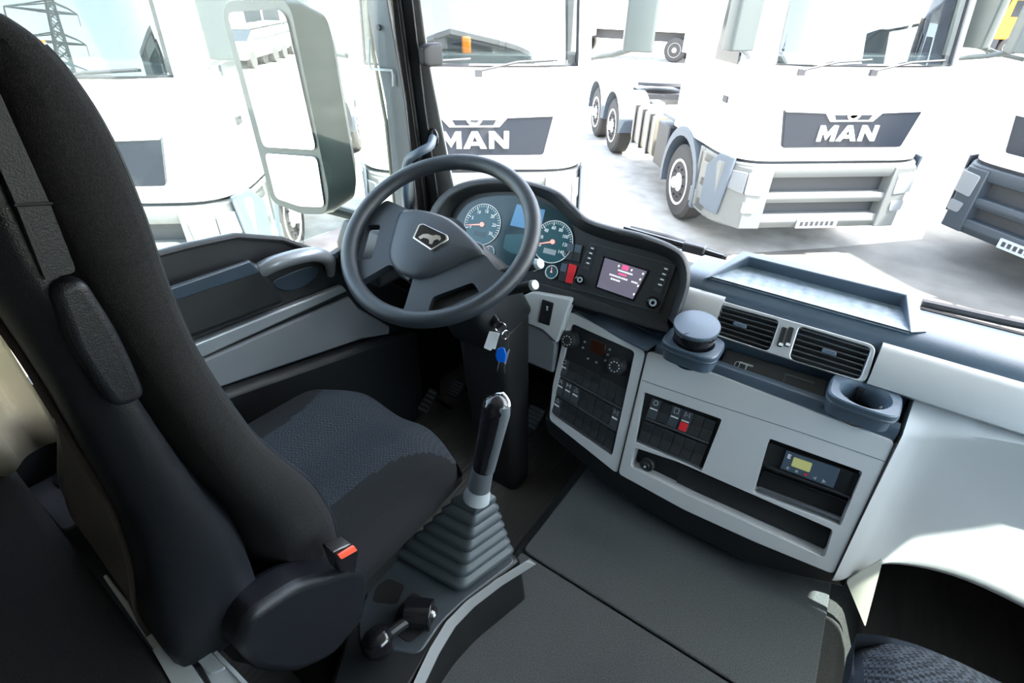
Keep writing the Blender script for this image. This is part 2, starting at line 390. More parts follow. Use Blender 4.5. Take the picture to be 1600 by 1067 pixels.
        # corner deflector, mirror
        bm = B(); P = [V((s * 1.17, .12, 1.2)), V((s * 1.24, .36, 1.2)), V((s * 1.25, .62, 1.0)), V((s * 1.245, .62, .5)), V((s * 1.245, .4, .5)), V((s * 1.21, .2, .5))]
        prism(bm, P, V((-s * .03, 0, 0))); obj('corner_panel', bm, bpm if dark else fender, t, bevel=.01)
        bm = B(); loft(bm, [rnd([V((s * a, b_, z)) for a, b_ in ((1.38, -.16), (1.66, -.22), (1.68, -.02), (1.42, .02))], .05, 3) for z in (2.3, 2.34, 3.05, 3.1)])
        m_ = obj('door_mirror', bm, mirrorh, t, bevel=.01)
        bm = B(); tube(bm, [V((s * 1.18, .35, 2.2)), V((s * 1.35, .05, 2.26)), V((s * 1.5, -.08, 2.32))], .025, 8); obj('mirror_arm', bm, mirrorh, m_)
        bm = B(); tube(bm, [V((s * 1.14, .35, 3.1)), V((s * 1.5, -.08, 3.08))], .02, 8); obj('mirror_arm', bm, mirrorh, m_)
        bm = B(); span(bm, (s * 1.215, .5, 1.72), (s * 1.235, .62, 1.79)); obj('door_handle', bm, steel, t, bevel=.006)
        # wheel arch
        bm = B(); arch = [V((s * 1.24, 1.5 + .66 * math.cos(a), .52 + .74 * math.sin(a))) for a in [math.pi * (k / 14) for k in range(-1, 16)]]
        inner = [V((s * 1.24, 1.5 + .58 * math.cos(a), .52 + .62 * math.sin(a))) for a in [math.pi * (k / 14) for k in range(-1, 16)]]
        loft(bm, [arch, [p - V((s * .42, 0, 0)) for p in arch], [p - V((s * .42, 0, 0)) for p in inner], inner], closed=False, loop=True)
        obj('wheel_arch', bm, fender, t)
        bm = B(); span(bm, (s * .95, .78, .42), (s * 1.23, 1.0, .62)); span(bm, (s * .95, .82, .70), (s * 1.22, .95, 1.15)); obj('step', bm, bpm, t, bevel=.01)
    bm = B(); span(bm, (-.27, -.052, .40), (.25, -.03, .51)); pl = obj('number_plate', bm, lightgrey, t, bevel=.003)
    bm = B(); 
    for k in range(7): span(bm, (-.23 + k * .065, -.055, .43), (-.19 + k * .065, -.052, .485))
    obj('plate_marks', bm, steel, pl)
    # chassis
    bm = B()
    for s in (-1, 1): span(bm, (s * .38, 1.0, .7), (s * .46, 7.4, .95))
    span(bm, (-.45, 5.6, .95), (.45, 6.6, 1.05)); span(bm, (-.5, 1.0, .7), (.5, 2.2, 1.16)); obj('chassis', bm, steel, t)
    bm = B(); lathe(bm, (0, 6.1, 1.15), (0, .08, 1), [(0, .5), (.06, .5), (.07, .48)], 28); obj('fifth_wheel', bm, steel, t)
    bm = B(); loft(bm, [rnd([V((-1.16, y, 1.12)), V((-.62, y, 1.12)), V((-.62, y, .5)), V((-1.16, y, .5))], .08, 3) for y in (2.9, 4.1)]); ft = obj('fuel_tank', bm, tankm, t, bevel=.01)
    bm = B(); 
    for y in (3.1, 3.5, 3.9): span(bm, (-1.19, y, .5), (-1.1, y + .05, 1.13))
    obj('tank_strap', bm, steel, ft)
    bm = B(); span(bm, (-1.15, 2.3, .45), (-.6, 2.8, 1.1)); obj('battery_box', bm, steel, t, bevel=.02)
    bm = B(); span(bm, (-1.12, 2.25, 1.18), (1.12, 2.75, 1.22)); span(bm, (-1.0, 2.4, .9), (1.0, 4.6, 1.02)); obj('catwalk', bm, fender, t)
    bm = B()
    for k in range(6): lathe(bm, (-.2, 2.35, 1.5 + k * .09), (0, 0, 1), [(0, .2), (.05, .22), (.08, .2)], 20)
    obj('air_filter', bm, mirrorh, t)
    for s in (-1, 1):
        for yc in (5.3, 6.75):
            bm = B(); A = [V((s * 1.24, yc + .62 * math.cos(a), .55 + .62 * math.sin(a))) for a in [math.pi * k / 12 for k in range(13)]]
            loft(bm, [A, [p + V((-s * .62, 0, 0)) for p in A], [p + V((-s * .62, 0, -.03)) for p in A], [p + V((0, 0, -.03)) for p in A]], closed=False, loop=True)
            span(bm, (s * .62, yc - .62, .5), (s * 1.24, yc - .6, .75)); obj('mudguard', bm, fender, t)
        for yc in (1.5, 5.3, 6.75):
            bt, br = B(), B(); wheel(bt, br, (s * 1.05, yc, .51), .51, .30); wt = obj('tyre', bt, tyre, t); obj('rim', br, rimw, wt)
            bm = B(); 
            for k in range(10):
                a = k * math.pi / 5; c = V((s * 1.2, yc + .2 * math.cos(a), .51 + .2 * math.sin(a))); cyl(bm, c, c + V((s * .03, 0, 0)), .014, seg=8)
            obj('wheel_nut', bm, steel, wt)['kind'] = 'stuff'
    bm = B(); box(bm, (-.05, .35, 2.3), (.09, .08, .16)); obj('beacon', bm, amber, t, bevel=.02)
    return t
TL = dict(a=(-5.37, 1.40), b=(-3.33, 4.345), c=(-.312, 7.21), d=(2.42, 9.86))
t3 = build_truck('truck', 'white truck facing us with its name badge and six wheels in full view, pale bumper', (*TL['c'], 0), group='white trucks parked opposite')
t2 = copy_tree(t3); t2.location = (*TL['b'], 0); t2['label'] = 'white truck seen just right of the windscreen pillar, above the steering wheel'
t1 = copy_tree(t3); t1.location = (TL['a'][0] + .09, TL['a'][1] + .08, 0); t1['label'] = 'white truck seen through the door glass, pylon mirrored in its windscreen'
t4 = build_truck('truck', 'white truck with dark grey bumper at the far right edge', (1.74, 7.66, 0), dark=True, group='white trucks parked opposite')

t4.rotation_euler = (0, 0, R_(-42))
# --------------------------------------------------- far trucks, trailer, beam
def far_truck(name, label, loc, rot, m, L=9.0, H=3.6, cabm=None):
    t = thing(name, label, 'truck', loc, local=True); t.rotation_euler = (0, 0, rot)
    bm = B(); span(bm, (0, -1.2, 1.25), (L, 1.2, H)); obj('cargo_body', bm, m, t, bevel=.03)
    bm = B(); prism(bm, [V((-2.2, -1.2, .9)), V((-2.2, -1.2, 2.0)), V((-2.05, -1.2, 3.0)), V((-.1, -1.2, 3.1)), V((-.1, -1.2, .9))], V((0, 2.4, 0))); obj('cab', bm, cabm or m, t, bevel=.05)
    bm = B(); span(bm, (-1.9, -1.22, 2.0), (-1.0, 1.22, 2.8)); span(bm, (-2.2, -1.0, 2.05), (-2.1, 1.0, 2.85)); obj('window', bm, darkwin, t)
    bm = B(); span(bm, (-2.0, -.45, .8), (L, .45, 1.25)); span(bm, (-2.25, -1.15, .4), (-1.9, 1.15, .95)); obj('chassis', bm, steel, t)
    for x in (-1.3, L * .55, L * .55 + 1.35, L * .55 + 2.7):
        for s in (-1, 1):
            bt, br = B(), B(); lathe(bt, (x, s * .95, .52), (0, s, 0), [(0, .3), (0, .5), (.05, .52), (.25, .52), (.3, .47), (.3, .3)], 28)
            lathe(br, (x, s * .95 + s * .25, .52), (0, s, 0), [(0, .33), (.06, .31), (.0, .26), (.02, .12), (.1, .1), (.1, .01)], 24)
            w_ = obj('tyre', bt, tyre, t); obj('rim', br, rimw, w_)
    return t
p = at(1010, 95, z=0); q = at(940, 90, z=0)
far_truck('trailer_truck', 'white high-sided truck far behind, its wheels showing between the mirrors', (p.x - 3.2, p.y + 1.2, 0), R_(3), paint, L=8, H=4.2)
p = at(1580, 105, z=0)
far_truck('tipper_truck', 'orange and yellow tipper truck far off at the top right corner', (p.x + 1.0, p.y + 8, 0), R_(15), yellowp, L=6, H=4.6, cabm=orangep)
far_truck('tipper_truck', 'orange tipper truck furthest away behind the white trucks', (p.x - 7.0, p.y + 17, 0), R_(5), orangep, L=6, H=4.6, cabm=orangep)
p = at(1545, 125, z=.4)
bm = B(); box(bm, (0, 0, 0), (3.4, .25, .22)); o = obj('beam', bm, wood); o.location = (p.x, p.y, .11); o.rotation_euler = (0, 0, R_(10)); tag(o, 'pink painted beam lying on the ground beyond the trucks', 'beam')
bm = B(); prism(bm, [V((-2, -.5, 0)), V((2, -.5, 0)), V((1.5, -.5, .7)), V((-1.2, -.5, .55))], V((0, 1.0, 0))); o = obj('steel_skip', bm, lightgrey, bevel=.03); o.location = (p.x + .4, p.y + 2.6, 0); o.rotation_euler = (0, 0, R_(12)); tag(o, 'pale grey sheet steel trough on the ground behind the beam', 'trough')

# --------------------------------------------------- things seen in reflections
MP = Plane((-1.42, 1.0, 2.4), (.16, -.985, .004))
def refl(r, n): return r - n * (2 * r.dot(n))
def in_mirror(px, py, z=None, dist=None):
    a = MP.at(px, py); d = refl((a - CAM), MP.n).normalized()
    return (a + d * ((z - a.z) / d.z)) if z is not None else a + d * dist
def car(loc, rot, m, label):
    t = thing('parked_car', label, 'car', loc, 'cars reflected in the door mirror', local=True); t.rotation_euler = (0, 0, rot)
    bm = B(); P = [(-2.1, .35), (-2.15, .7), (-2.0, .88), (-1.2, .98), (1.4, 1.0), (2.05, .9), (2.1, .4)]
    loft(bm, [[V((x, y, .3 + (z - .3) * k)) for x, z in P] for y, k in ((-.88, .93), (-.78, 1), (.78, 1), (.88, .93))]); obj('body', bm, m, t, bevel=.04)
    bm = B(); prism(bm, [V((-1.2, -.76, .97)), V((-.6, -.70, 1.38)), V((.66, -.70, 1.4)), V((1.35, -.76, .99))], V((0, 1.46, 0))); obj('windows', bm, darkwin, t)
    bm = B(); prism(bm, [V((-.62, -.72, 1.385)), V((-.55, -.68, 1.44)), V((.6, -.68, 1.45)), V((.7, -.72, 1.40))], V((0, 1.42, 0))); obj('roof', bm, m, t, bevel=.02)
    for x in (-1.3, 1.3):
        for s in (-1, 1):
            bm = B(); lathe(bm, (x, s * .7, .32), (0, s, 0), [(0, .2), (0, .32), (.2, .32), (.2, .2), (.18, .02)], 20); obj('wheel', bm, tyre, t)
c0 = in_mirror(405, 94, z=.05); d = (c0 - MP.at(405, 84)); d.z = 0; d.normalize(); side = V((-d.y, d.x, 0)); ang = math.atan2(d.y, d.x)
for i, m in enumerate((mat('car_white', (.13, .13, .13), .4), mat('car_grey', (.06, .065, .07), .4), carsil, mat('car_dark', (.03, .035, .04), .4))):
    c = in_mirror(386 + 17 * i, 99 - 6.5 * i, z=.05)
    car((c.x, c.y, 0), ang + R_(22), m, ['white', 'pale grey', 'silver', 'second silver'][i] + ' car parked by the building, seen only in the door mirror')
c = in_mirror(415, 50, dist=(c0 - MP.at(405, 94)).length + 7); d = (c - MP.at(415, 50)); ang = math.atan2(d.y, d.x) + math.pi / 2
t = thing('depot_building', 'white building with grey windows seen only in the door mirror', 'building', (c.x, c.y, 0), local=True); t.rotation_euler = (0, 0, ang)
bm = B(); span(bm, (-16, 0, 0), (16, -8, 7)); obj('wall', bm, paint, t)
for k in range(-4, 5):
    bm = B(); span(bm, (k * 3.3 - .9, .05, 1.1), (k * 3.3 + .9, -.1, 2.1)); w_ = obj('window', bm, darkwin, t)
    bm = B(); span(bm, (k * 3.3 - .04, .09, 1.1), (k * 3.3 + .04, .0, 2.1)); obj('mullion', bm, white, w_)
# pylon that mirrors in the first truck's windscreen
Rz = Matrix.Rotation(R_(40.5), 3, 'Z')
wn_ = (Rz @ V((0, -1, .1443))).normalized(); wp_ = Rz @ V((0, .01, 2.17)) + V((TL['a'][0] + .09, TL['a'][1] + .08, 0))
def in_ws(px, py, dist):
    r = ray(px, py); a = CAM + r * ((wp_ - CAM).dot(wn_) / r.dot(wn_)); return a + refl(r, wn_).normalized() * dist
pb = in_ws(112, 128, 75); ptp = in_ws(98, -20, 75)
t = thing('power_pylon', 'lattice power pylon seen mirrored in the left truck windscreen', 'pylon', (pb.x, pb.y, 0), local=True)
H0 = max(ptp.z, 20); bm = B()
for sx in (-1, 1):
    for sy in (-1, 1): tube(bm, [V((sx * 2.6, sy * 2.6, 0)), V((sx * .9, sy * .9, H0 * .45)), V((sx * .35, sy * .35, H0))], .13, 5)
NZ = 22
for k in range(NZ):
    z0, z1 = H0 * k / NZ, H0 * (k + 1) / NZ
    wdt = lambda z: (2.6 + (.9 - 2.6) * z / (H0 * .45)) if z < H0 * .45 else .9 + (.35 - .9) * (z - H0 * .45) / (H0 * .55)
    a, b_ = wdt(z0), wdt(z1)
    for (p0, p1) in (((-a, -a, z0), (b_, -b_, z1)), ((a, -a, z0), (-b_, -b_, z1)), ((-a, a, z0), (b_, b_, z1)), ((a, a, z0), (-b_, b_, z1)), ((-a, -a, z0), (-b_, b_, z1)), ((a, -a, z0), (b_, b_, z1))): tube(bm, [V(p0), V(p1)], .07, 4)
obj('tower', bm, pylonm, t)
for f in (.62, .76, .9):
    bm = B(); ca, sa = math.cos(R_(20)), math.sin(R_(20)); hz = H0 * f
    for s in (-1, 1):
        e = V((s * 4.2 * ca, s * 4.2 * sa, hz + .1))
        for o_ in (-.5, .5): tube(bm, [V((-o_ * sa, o_ * ca, hz)), e], .08, 4); tube(bm, [V((-o_ * sa, o_ * ca, hz + 1.0)), e], .07, 4)
        tube(bm, [e, e + V((0, 0, -1.1))], .09, 5)
    obj('crossarm', bm, pylonm, t)

# ================================================================== CAB SHELL (setting)
FZ = 1.33          # driver floor
TZ = 1.50          # engine tunnel top
bm = B(); span(bm, (-1.16, -1.1, FZ - .06), (1.16, 1.62, FZ)); struct('floor', bm, rubber)
bm = B(); prism(bm, [V((-.36, -.9, FZ + .001)), V((-.31, -.9, TZ)), V((.44, -.9, TZ)), V((.53, -.9, FZ + .001))], V((0, 2.4, 0))); struct('floor_tunnel', bm, carpetd, bevel=.03, seg=3)
bm = B(); span(bm, (-1.12, -1.16, FZ), (1.12, -1.1, 3.3)); struct('wall_back', bm, wallm)
bm = B(); span(bm, (-1.2, -1.16, 3.25), (1.2, 1.50, 3.32)); struct('ceiling', bm, headl)
bm = B(); span(bm, (-1.16, 1.46, 3.12), (1.16, 1.75, 3.15)); struct('trim_1', bm, gloss)      # outside sun visor
bm = B(); span(bm, (-1.12, 1.56, FZ), (1.12, 1.62, 1.96)); struct('wall_front', bm, deep)
bm = B(); span(bm, (-1.16, -.02, FZ), (-1.12, 1.62, 2.06)); struct('wall_left_front', bm, blackp).name = 'wall_left_lower'
for s_ in (-1, 1):
    bm = B(); prism(bm, [V((s_ * 1.16, y, z)) for y, z in ((-.02, 2.74), (1.07, 2.74), (1.115, 2.80), (1.145, 3.09), (1.3, 3.09), (1.3, 3.27), (-.02, 3.27))] if s_ > 0 else [V((s_ * 1.16, y, z)) for y, z in ((-.02, 3.09), (1.3, 3.09), (1.3, 3.27), (-.02, 3.27))], V((-s_ * .06, 0, 0))); struct('trim_8', bm, headl)  # right header dips low, an invented unseen shape keeping sun off the tunnel mat
bm = B(); span(bm, (-1.16, -1.16, FZ), (-1.12, -.02, 3.3)); struct('wall_left', bm, wallm)
bm = B(); span(bm, (1.12, -1.16, FZ), (1.16, -.02, 3.3)); struct('wall_right', bm, wallm)
bm = B(); span(bm, (1.10, -.02, FZ), (1.16, 1.62, 2.22)); d2 = struct('door_2', bm, midgrey, bevel=.01)
bm = B(); prism(bm, [V((1.14, 1.345, 2.2)), V((1.14, 1.64, 2.2)), V((1.14, 1.42, 3.27)), V((1.14, 1.185, 3.27))], V((-.06, 0, 0))); struct('trim_2', bm, midgrey)
bm = B(); span(bm, (1.145, -.02, 2.2), (1.15, 1.32, 3.26)); struct('window_3', bm, glassd)
# windscreen
bm = B()
def wsf(a, b_):
    x = (a * 2 - 1) * 1.12
    return V((x, 1.53 - .13 * b_ - .10 * abs(a * 2 - 1) ** 3, 2.0 + 1.27 * b_))
gridf(bm, wsf, 16, 6); struct('window_1', bm, glassw)

# door (left)
XD = -1.05
dn = struct_empty('door_1', (XD, .5, FZ))
DP = Plane((XD, 0, 0), (1, 0, 0))
def dpts(L, h=0): return DP.pts(L, h)
bm = B(); P = dpts([(150, 432), (220, 402), (300, 381), (370, 366), (440, 371), (500, 392), (548, 408), (610, 440), (690, 480), (690, 640), (560, 800), (100, 800)])
slab(bm, P, (1, 0, 0), -.03, 0); obj('trim_panel', bm, blackp, dn, bevel=.012, seg=3)
# upper pad with rolled edge line
bm = B(); tube(bm, dpts([(150, 436), (220, 405), (300, 384), (370, 369), (440, 374), (500, 395), (548, 411)], .004), .008, 8); obj('sill_rail', bm, softblack, dn)
# armrest
bm = B(); P = dpts([(200, 466), (248, 448), (387, 402), (409, 428), (433, 466), (297, 516), (230, 540)]); slab(bm, P, (1, 0, 0), -.02, .05); ar = obj('armrest', bm, blackp, dn, bevel=.018, seg=4)
bm = B(); P = dpts([(200, 470), (248, 452), (387, 405), (405, 424), (262, 472), (210, 492)], .045); slab(bm, P, (1, 0, 0), 0, .010); obj('armrest_cap', bm, mat('dark_slate', (.028, .042, .06), .3), ar, bevel=.008, seg=3)
# grab handle + pocket
bm = B(); tube(bm, catmull([DP.at(404, 424, .03), DP.at(430, 411, .05), DP.at(470, 400, .055), DP.at(497, 398, .05), DP.at(514, 408, .03), DP.at(516, 428, .0)], 24), [.020] * 18 + [.019, .017, .015, .014, .013, .012], 12); obj('pull_handle', bm, satin, dn, label='silver pull handle')
bm = B(); P = rnd(dpts([(418, 440), (470, 418), (497, 414), (494, 432), (470, 450), (440, 455)]), .03); slab(bm, P, (1, 0, 0), 0, .006); obj('handle_pocket', bm, MATS['dark_slate'], dn, bevel=.002)
bm = B(); P = dpts([(280, 540), (297, 532), (527.5, 442.5), (536, 452), (307, 556)]); slab(bm, P, (1, 0, 0), 0, .022); obj('trim_strip', bm, satin, dn, bevel=.006, seg=3, label='brushed silver strip')
bm = B(); P = dpts([(290, 568), (309, 560), (540, 461), (556, 480), (604, 508), (603, 520), (560, 527), (335, 603)]); slab(bm, P, (1, 0, 0), 0, .018); obj('lower_panel', bm, doorgrey, dn, bevel=.006, label='grey lower panel')
bm = B(); P = dpts([(320, 608), (560, 530), (640, 512), (650, 640), (540, 760), (300, 760)]); slab(bm, P, (1, 0, 0), 0, .05); obj('door_pocket', bm, blackp, dn, bevel=.02, seg=3)
# window switches at the front of the door
bm = B(); P = dpts([(508, 396), (533, 381), (600, 376), (610, 400), (560, 425), (530, 428)]); slab(bm, P, (1, 0, 0), 0, .03); sw = obj('switch_pod', bm, blackp, dn, bevel=.006)
for a, b_ in ((515, 398), (527, 392), (539, 387), (533, 404), (546, 398)):
    bm = B(); slab(bm, dpts([(a, b_), (a + 10, b_ - 4), (a + 13, b_ + 3), (a + 3, b_ + 7)], .03), (1, 0, 0), 0, .005); obj('window_switch', bm, slate, sw, bevel=.001)
bm = B(); span(bm, (-1.118, -.02, 2.15), (-1.112, 1.24, 3.26)); struct('window_2', bm, glassd)
# door frame + pillar
PP = lambda px, py, y: at(px, py, y=y)
bm = B()
for (xa, xb, ya) in (((566, 0), (640, 330), 1.22),):
    pass
loft(bm, [[PP(556, -60, 1.20), PP(600, -60, 1.20), PP(600, -60, 1.27), PP(556, -60, 1.27)], [PP(571, 0, 1.20), PP(606, 0, 1.20), PP(606, 0, 1.27), PP(571, 0, 1.27)],
          [PP(603, 160, 1.20), PP(634, 160, 1.20), PP(634, 160, 1.27), PP(603, 160, 1.27)], [PP(618, 320, 1.20), PP(652, 320, 1.20), PP(652, 320, 1.27), PP(618, 320, 1.27)], [PP(622, 370, 1.20), PP(660, 370, 1.20), PP(660, 370, 1.27), PP(622, 370, 1.27)]])
df = struct('trim_3', bm, midgrey, bevel=.006)
bm = B(); tube(bm, [PP(572, -30, 1.205), PP(579, 60, 1.205), PP(603, 190, 1.205), PP(617, 330, 1.205)], .006, 6); obj('frame_seal', bm, tankm, df)
bm = B()
def prow(y, py, a, b_): return [PP(a, py, y), PP(b_, py, y), PP(b_, py, y + .07), PP(a, py, y + .07)]
loft(bm, [prow(1.28, -60, 600, 640), prow(1.28, 0, 606, 645), prow(1.28, 160, 632, 664), prow(1.28, 340, 650, 690), prow(1.28, 400, 655, 700)])
struct('trim_4', bm, blackp, bevel=.01)
bm = B(); loft(bm, [prow(1.33, -60, 606, 650), prow(1.33, 0, 622, 658), prow(1.33, 60, 632, 666), prow(1.33, 120, 644, 676), prow(1.33, 200, 655, 692), prow(1.33, 280, 668, 708), prow(1.33, 350, 675, 725)])
pil = struct('trim_5', bm, mat('pillar_grey', (.33, .34, .35), .55, bump=.2, bscale=900), bevel=.012, seg=3)
bm = B(); tube(bm, [PP(624, 0, 1.275), PP(640, 120, 1.275), PP(658, 250, 1.275), PP(668, 330, 1.275)], .007, 8); obj('pillar_edge', bm, softblack, pil)
bm = B(); c0 = PP(664, 87, 1.27); loft(bm, [rnd([c0 + V((sx * .014 * k, dy, sz * .028 * k)) for sx, sz in ((-1, -1), (1, -1), (1, 1), (-1, 1))], .010, 4) for dy, k in ((.06, 1.1), (.01, 1.1), (-.012, .85), (-.016, .7))])
obj('coat_hook', bm, softblack, pil, bevel=.003)
bm = B(); c0 = PP(593, 43, 1.195); cyl(bm, c0, c0 + V((0, -.006, 0)), .008); obj('bolt', bm, steel, df)
bm = B(); tube(bm, [PP(577, 60, 1.19), PP(577, 100, 1.19), PP(581, 108, 1.19), PP(612, 110, 1.19), PP(614, 118, 1.19), PP(614, 135, 1.19)], .0035, 6); obj('wire_clip', bm, lightgrey, df)
# A pillar grab handle
bm = B(); tube(bm, catmull([PP(676, 216, 1.27), PP(672, 228, 1.22), PP(655, 238, 1.18), PP(638, 250, 1.17), PP(634, 270, 1.17), PP(633, 300, 1.17), PP(636, 330, 1.19)], 26), .013, 12); h_ = obj('grab_handle', bm, slate, pil)
bm = B(); c0 = PP(677, 215, 1.285); ball(bm, c0, .022, (1, .6, 1.3)); obj('handle_mount', bm, gloss, h_)

# ================================================================== DASHBOARD
dash = thing('dashboard', 'grey and slate truck dashboard running across below the windscreen', 'dashboard', (.2, 1.4, FZ + .001))
def yzprism(prof, x0, x1): bm = B(); prism(bm, [V((x0, y, z)) for y, z in prof], V((x1 - x0, 0, 0))); return bm
top = [(1.235, 2.06), (1.233, 2.128), (1.24, 2.142), (1.252, 2.152), (1.268, 2.159), (1.29, 2.162), (1.38, 2.158), (1.42, 2.148), (1.44, 2.13), (1.44, 2.0), (1.3, 2.0)]
obj('dash_top', yzprism(top, -.16, 1.1), slate, dash, angle=50)
PVn = V((0, -.82, .57)); PV = Plane((0, 1.2, 2.093), PVn)
band = [(1.182, 2.052), (1.172, 2.062), (1.178, 2.078), (1.215, 2.126), (1.228, 2.134), (1.25, 2.134), (1.25, 2.04)]
obj('trim_band', yzprism(band, at(1368, 566, y=1.2).x, 1.1), silver, dash, angle=60, label='long pale silver-grey trim band right of the vents')
obj('trim_band', yzprism(band, -.16, -.045), silver, dash, angle=60)
# tray
zt = 2.163
A = [at(1100, 434, z=zt), at(1161, 391, z=2.197), at(1431, 451, z=2.197), at(1448, 518, z=zt)]
Bq = [at(1110, 433, z=zt + .002), at(1170, 401, z=2.197), at(1416, 461, z=2.197), at(1422, 519, z=zt + .002)]
Cq = [at(1110.5, 433.5, z=zt - .001), at(1166, 416, z=zt - .001), at(1407, 481, z=zt - .001), at(1421.5, 519.5, z=zt - .001)]
bm = B(); loft(bm, [[p + V((-.004, 0, -.04)) if i < 1 else p + V((0, .008, -.05)) if i < 3 else p + V((.004, 0, -.04)) for i, p in enumerate(A)], A, Bq, Cq], closed=False, cap=False)
obj('tray_rim', bm, slate, dash, bevel=.005, seg=3, angle=50)
bm = B(); slab(bm, [Cq[0], Cq[1], Cq[2], Cq[3]], (0, 0, 1), -.004, .002); obj('tray_mat', bm, matblue, dash, label='blue-grey ribbed mat in the dash tray')
bm = B(); tube(bm, [Cq[0] + V((0, -.001, .002)), Cq[3] + V((0, -.001, .002))], .0016, 6); obj('tray_seam', bm, deep, dash)
bm = B(); tube(bm, [V((.34, 1.437, 2.140)), V((1.09, 1.437, 2.140))], .009, 8); obj('glass_gasket', bm, deep, dash)
# vent plate
vp = PV.pts([(1098, 461), (1371, 540), (1353, 600), (1085, 514)], .004)
h1 = PV.pts([(1112, 472), (1218, 501), (1201, 549), (1098, 515)], .004); h2 = PV.pts([(1249, 509), (1362, 543.5), (1343, 594), (1233, 560)], .004)
hs = PV.pts([(1222, 509), (1243, 515), (1232, 548), (1211, 542)], .004)
bm = B(); plate(bm, rnd(vp, .02), [rnd(h1, .012), rnd(h2, .012)], PVn, .03, .028, bottoms=False)
vpl = obj('vent_plate', bm, silver, dash, bevel=.002, label='silver surround with two centre air vents')
for q in ([(1112, 472), (1218, 501), (1201, 549), (1098, 515)], [(1249, 509), (1362, 543.5), (1343, 594), (1233, 560)]):
    Q = Quad(PV, q, .0)
    bm = B(); slab(bm, Q.rect(-.01, -.02, 1.01, 1.02, -.03), PVn, 0, .003); bkp = obj('vent_box', bm, deep, vpl)
    for k in range(6):
        b0 = (k + .35) / 6.2; bm = B(); P = [Q.P(.015, b0 + dt, h_) for dt, h_ in ((0, .001), (.035, .001), (.085, -.018), (.05, -.018))]
        prism(bm, P, Q.P(.985, b0, .001) - Q.P(.015, b0, .001)); obj('slat', bm, slatm, bkp)
    bm = B(); slab(bm, rnd(Q.rect(.4, .42, .6, .56, .0), .004), PVn, 0, .006); obj('vent_tab', bm, slate, bkp, bevel=.0015)
for a in (1222, 1233):
    bm = B(); slab(bm, rnd(PV.pts([(a, 510), (a + 9, 512.5), (a, 543), (a - 9, 540.5)], .004), .004), PVn, -.01, .004); tw = obj('thumbwheel', bm, blackp, vpl, bevel=.0015)
    bm = B(); slab(bm, PV.pts([(a - 4, 535), (a + 2, 537), (a + 1, 541), (a - 6, 539)], .008), PVn, 0, .001); obj('thumbwheel_mark', bm, white, tw)
# ledge under the vents
ledge = [(1.128, 1.992), (1.135, 2.004), (1.15, 2.008), (1.16, 1.985), (1.215, 2.0), (1.222, 2.062), (1.26, 2.062), (1.26, 1.9), (1.14, 1.9)]
obj('ledge', yzprism(ledge, -.16, .375), slate, dash, angle=40)
PS = Plane((0, 1.175, 2.012), (0, -.62, .78))
bm = B(); slab(bm, rnd(PS.pts([(1135, 545), (1300, 596), (1290, 640), (1118, 583)]), .008), PS.n, -.012, .002); slot = obj('slot_cover', bm, blackp, dash, bevel=.002, label='dark slot cover with two pictograms')
QS = Quad(PS, [(1135, 545), (1300, 596), (1290, 640), (1118, 583)], .0022)
bm = B(); slab(bm, QS.rect(.17, .30, .30, .36), PS.n, 0, .0008)
tube(bm, [QS.P(.155 + .022 * math.cos(a), .45 + .12 * math.sin(a), .001) for a in [k * math.pi / 6 for k in range(12)]], .0007, 4, True)
slab(bm, QS.rect(.238, .42, .25, .66), PS.n, 0, .0008); slab(bm, QS.rect(.232, .34, .255, .40), PS.n, 0, .0008); obj('pictogram', bm, lightgrey, slot)
bm = B(); slab(bm, QS.rect(.60, .22, .86, .26), PS.n, 0, .001); slab(bm, QS.rect(.60, .22, .605, .62), PS.n, 0, .001); obj('slot_lid_edge', bm, midgrey, slot)

# console face
PLn = V((0, -.94, .34)).normalized(); PL = Plane((0, 1.0, 1.65), PLn)
outl = PL.pts([(1012, 548), (1103, 579), (1292, 651), (1399, 691), (1302, 897), (1180, 847), (1070, 797), (966, 740)])
sp = [(1005, 612), (1128, 655), (1096, 736), (992, 691)]
tsl = [(991, 699), (1060, 722), (1302, 828), (1288, 872), (1180, 822), (1080, 776), (985, 729)]
rs = [(1202, 685), (1348, 737), (1313, 822), (1177, 770)]
bm = B(); plate(bm, rnd(outl, .012), [rnd(PL.pts(sp), .006), rnd(PL.pts(tsl), .010), rnd(PL.pts(rs), .006)], PLn, .05, .045, bottoms=False)
cf = obj('console_face', bm, grey, dash, bevel=.003, label='grey centre console panel')
bm = B(); tube(bm, PL.pts([(1003, 594), (1100, 627), (1250, 675), (1386, 722)], .0005), .0008, 5); obj('panel_crease', bm, midgrey, cf)
for q, dd in ((sp, .02), (tsl, .044), (rs, .044)):
    bm = B(); slab(bm, PL.pts(q), PLn, -dd - .004, -dd); obj('recess_back', bm, deep if q is not sp else blackp, cf)
# storage slot liner floor
Qt = Quad(PL, [(1060, 722), (1302, 828), (1288, 872), (1050, 765)])
bm = B(); slab(bm, Qt.rect(0, .25, .99, .95, -.04), PLn, 0, .003); obj('slot_liner', bm, blackp, cf)
# block behind, plinth
bm = B(); prism(bm, [p - PLn * .045 for p in PL.pts([(1010, 552), (1398, 695), (1303, 893), (966, 737)])], V((0, .28, 0))); obj('console_core', bm, blackp, dash)
bm = B(); f0 = PL.pts([(852, 652), (966, 738), (1070, 796), (1180, 846), (1303, 897)], -.004); f1 = PL.pts([(856, 676), (962, 768), (1065, 828), (1175, 882), (1318, 917)], -.03)
loft(bm, [[p + V((0, .2, 0)) for p in f0], f0, f1, [p + V((0, .2, 0)) for p in f1]], closed=False, cap=False); obj('plinth', bm, blackp, dash, bevel=.004)
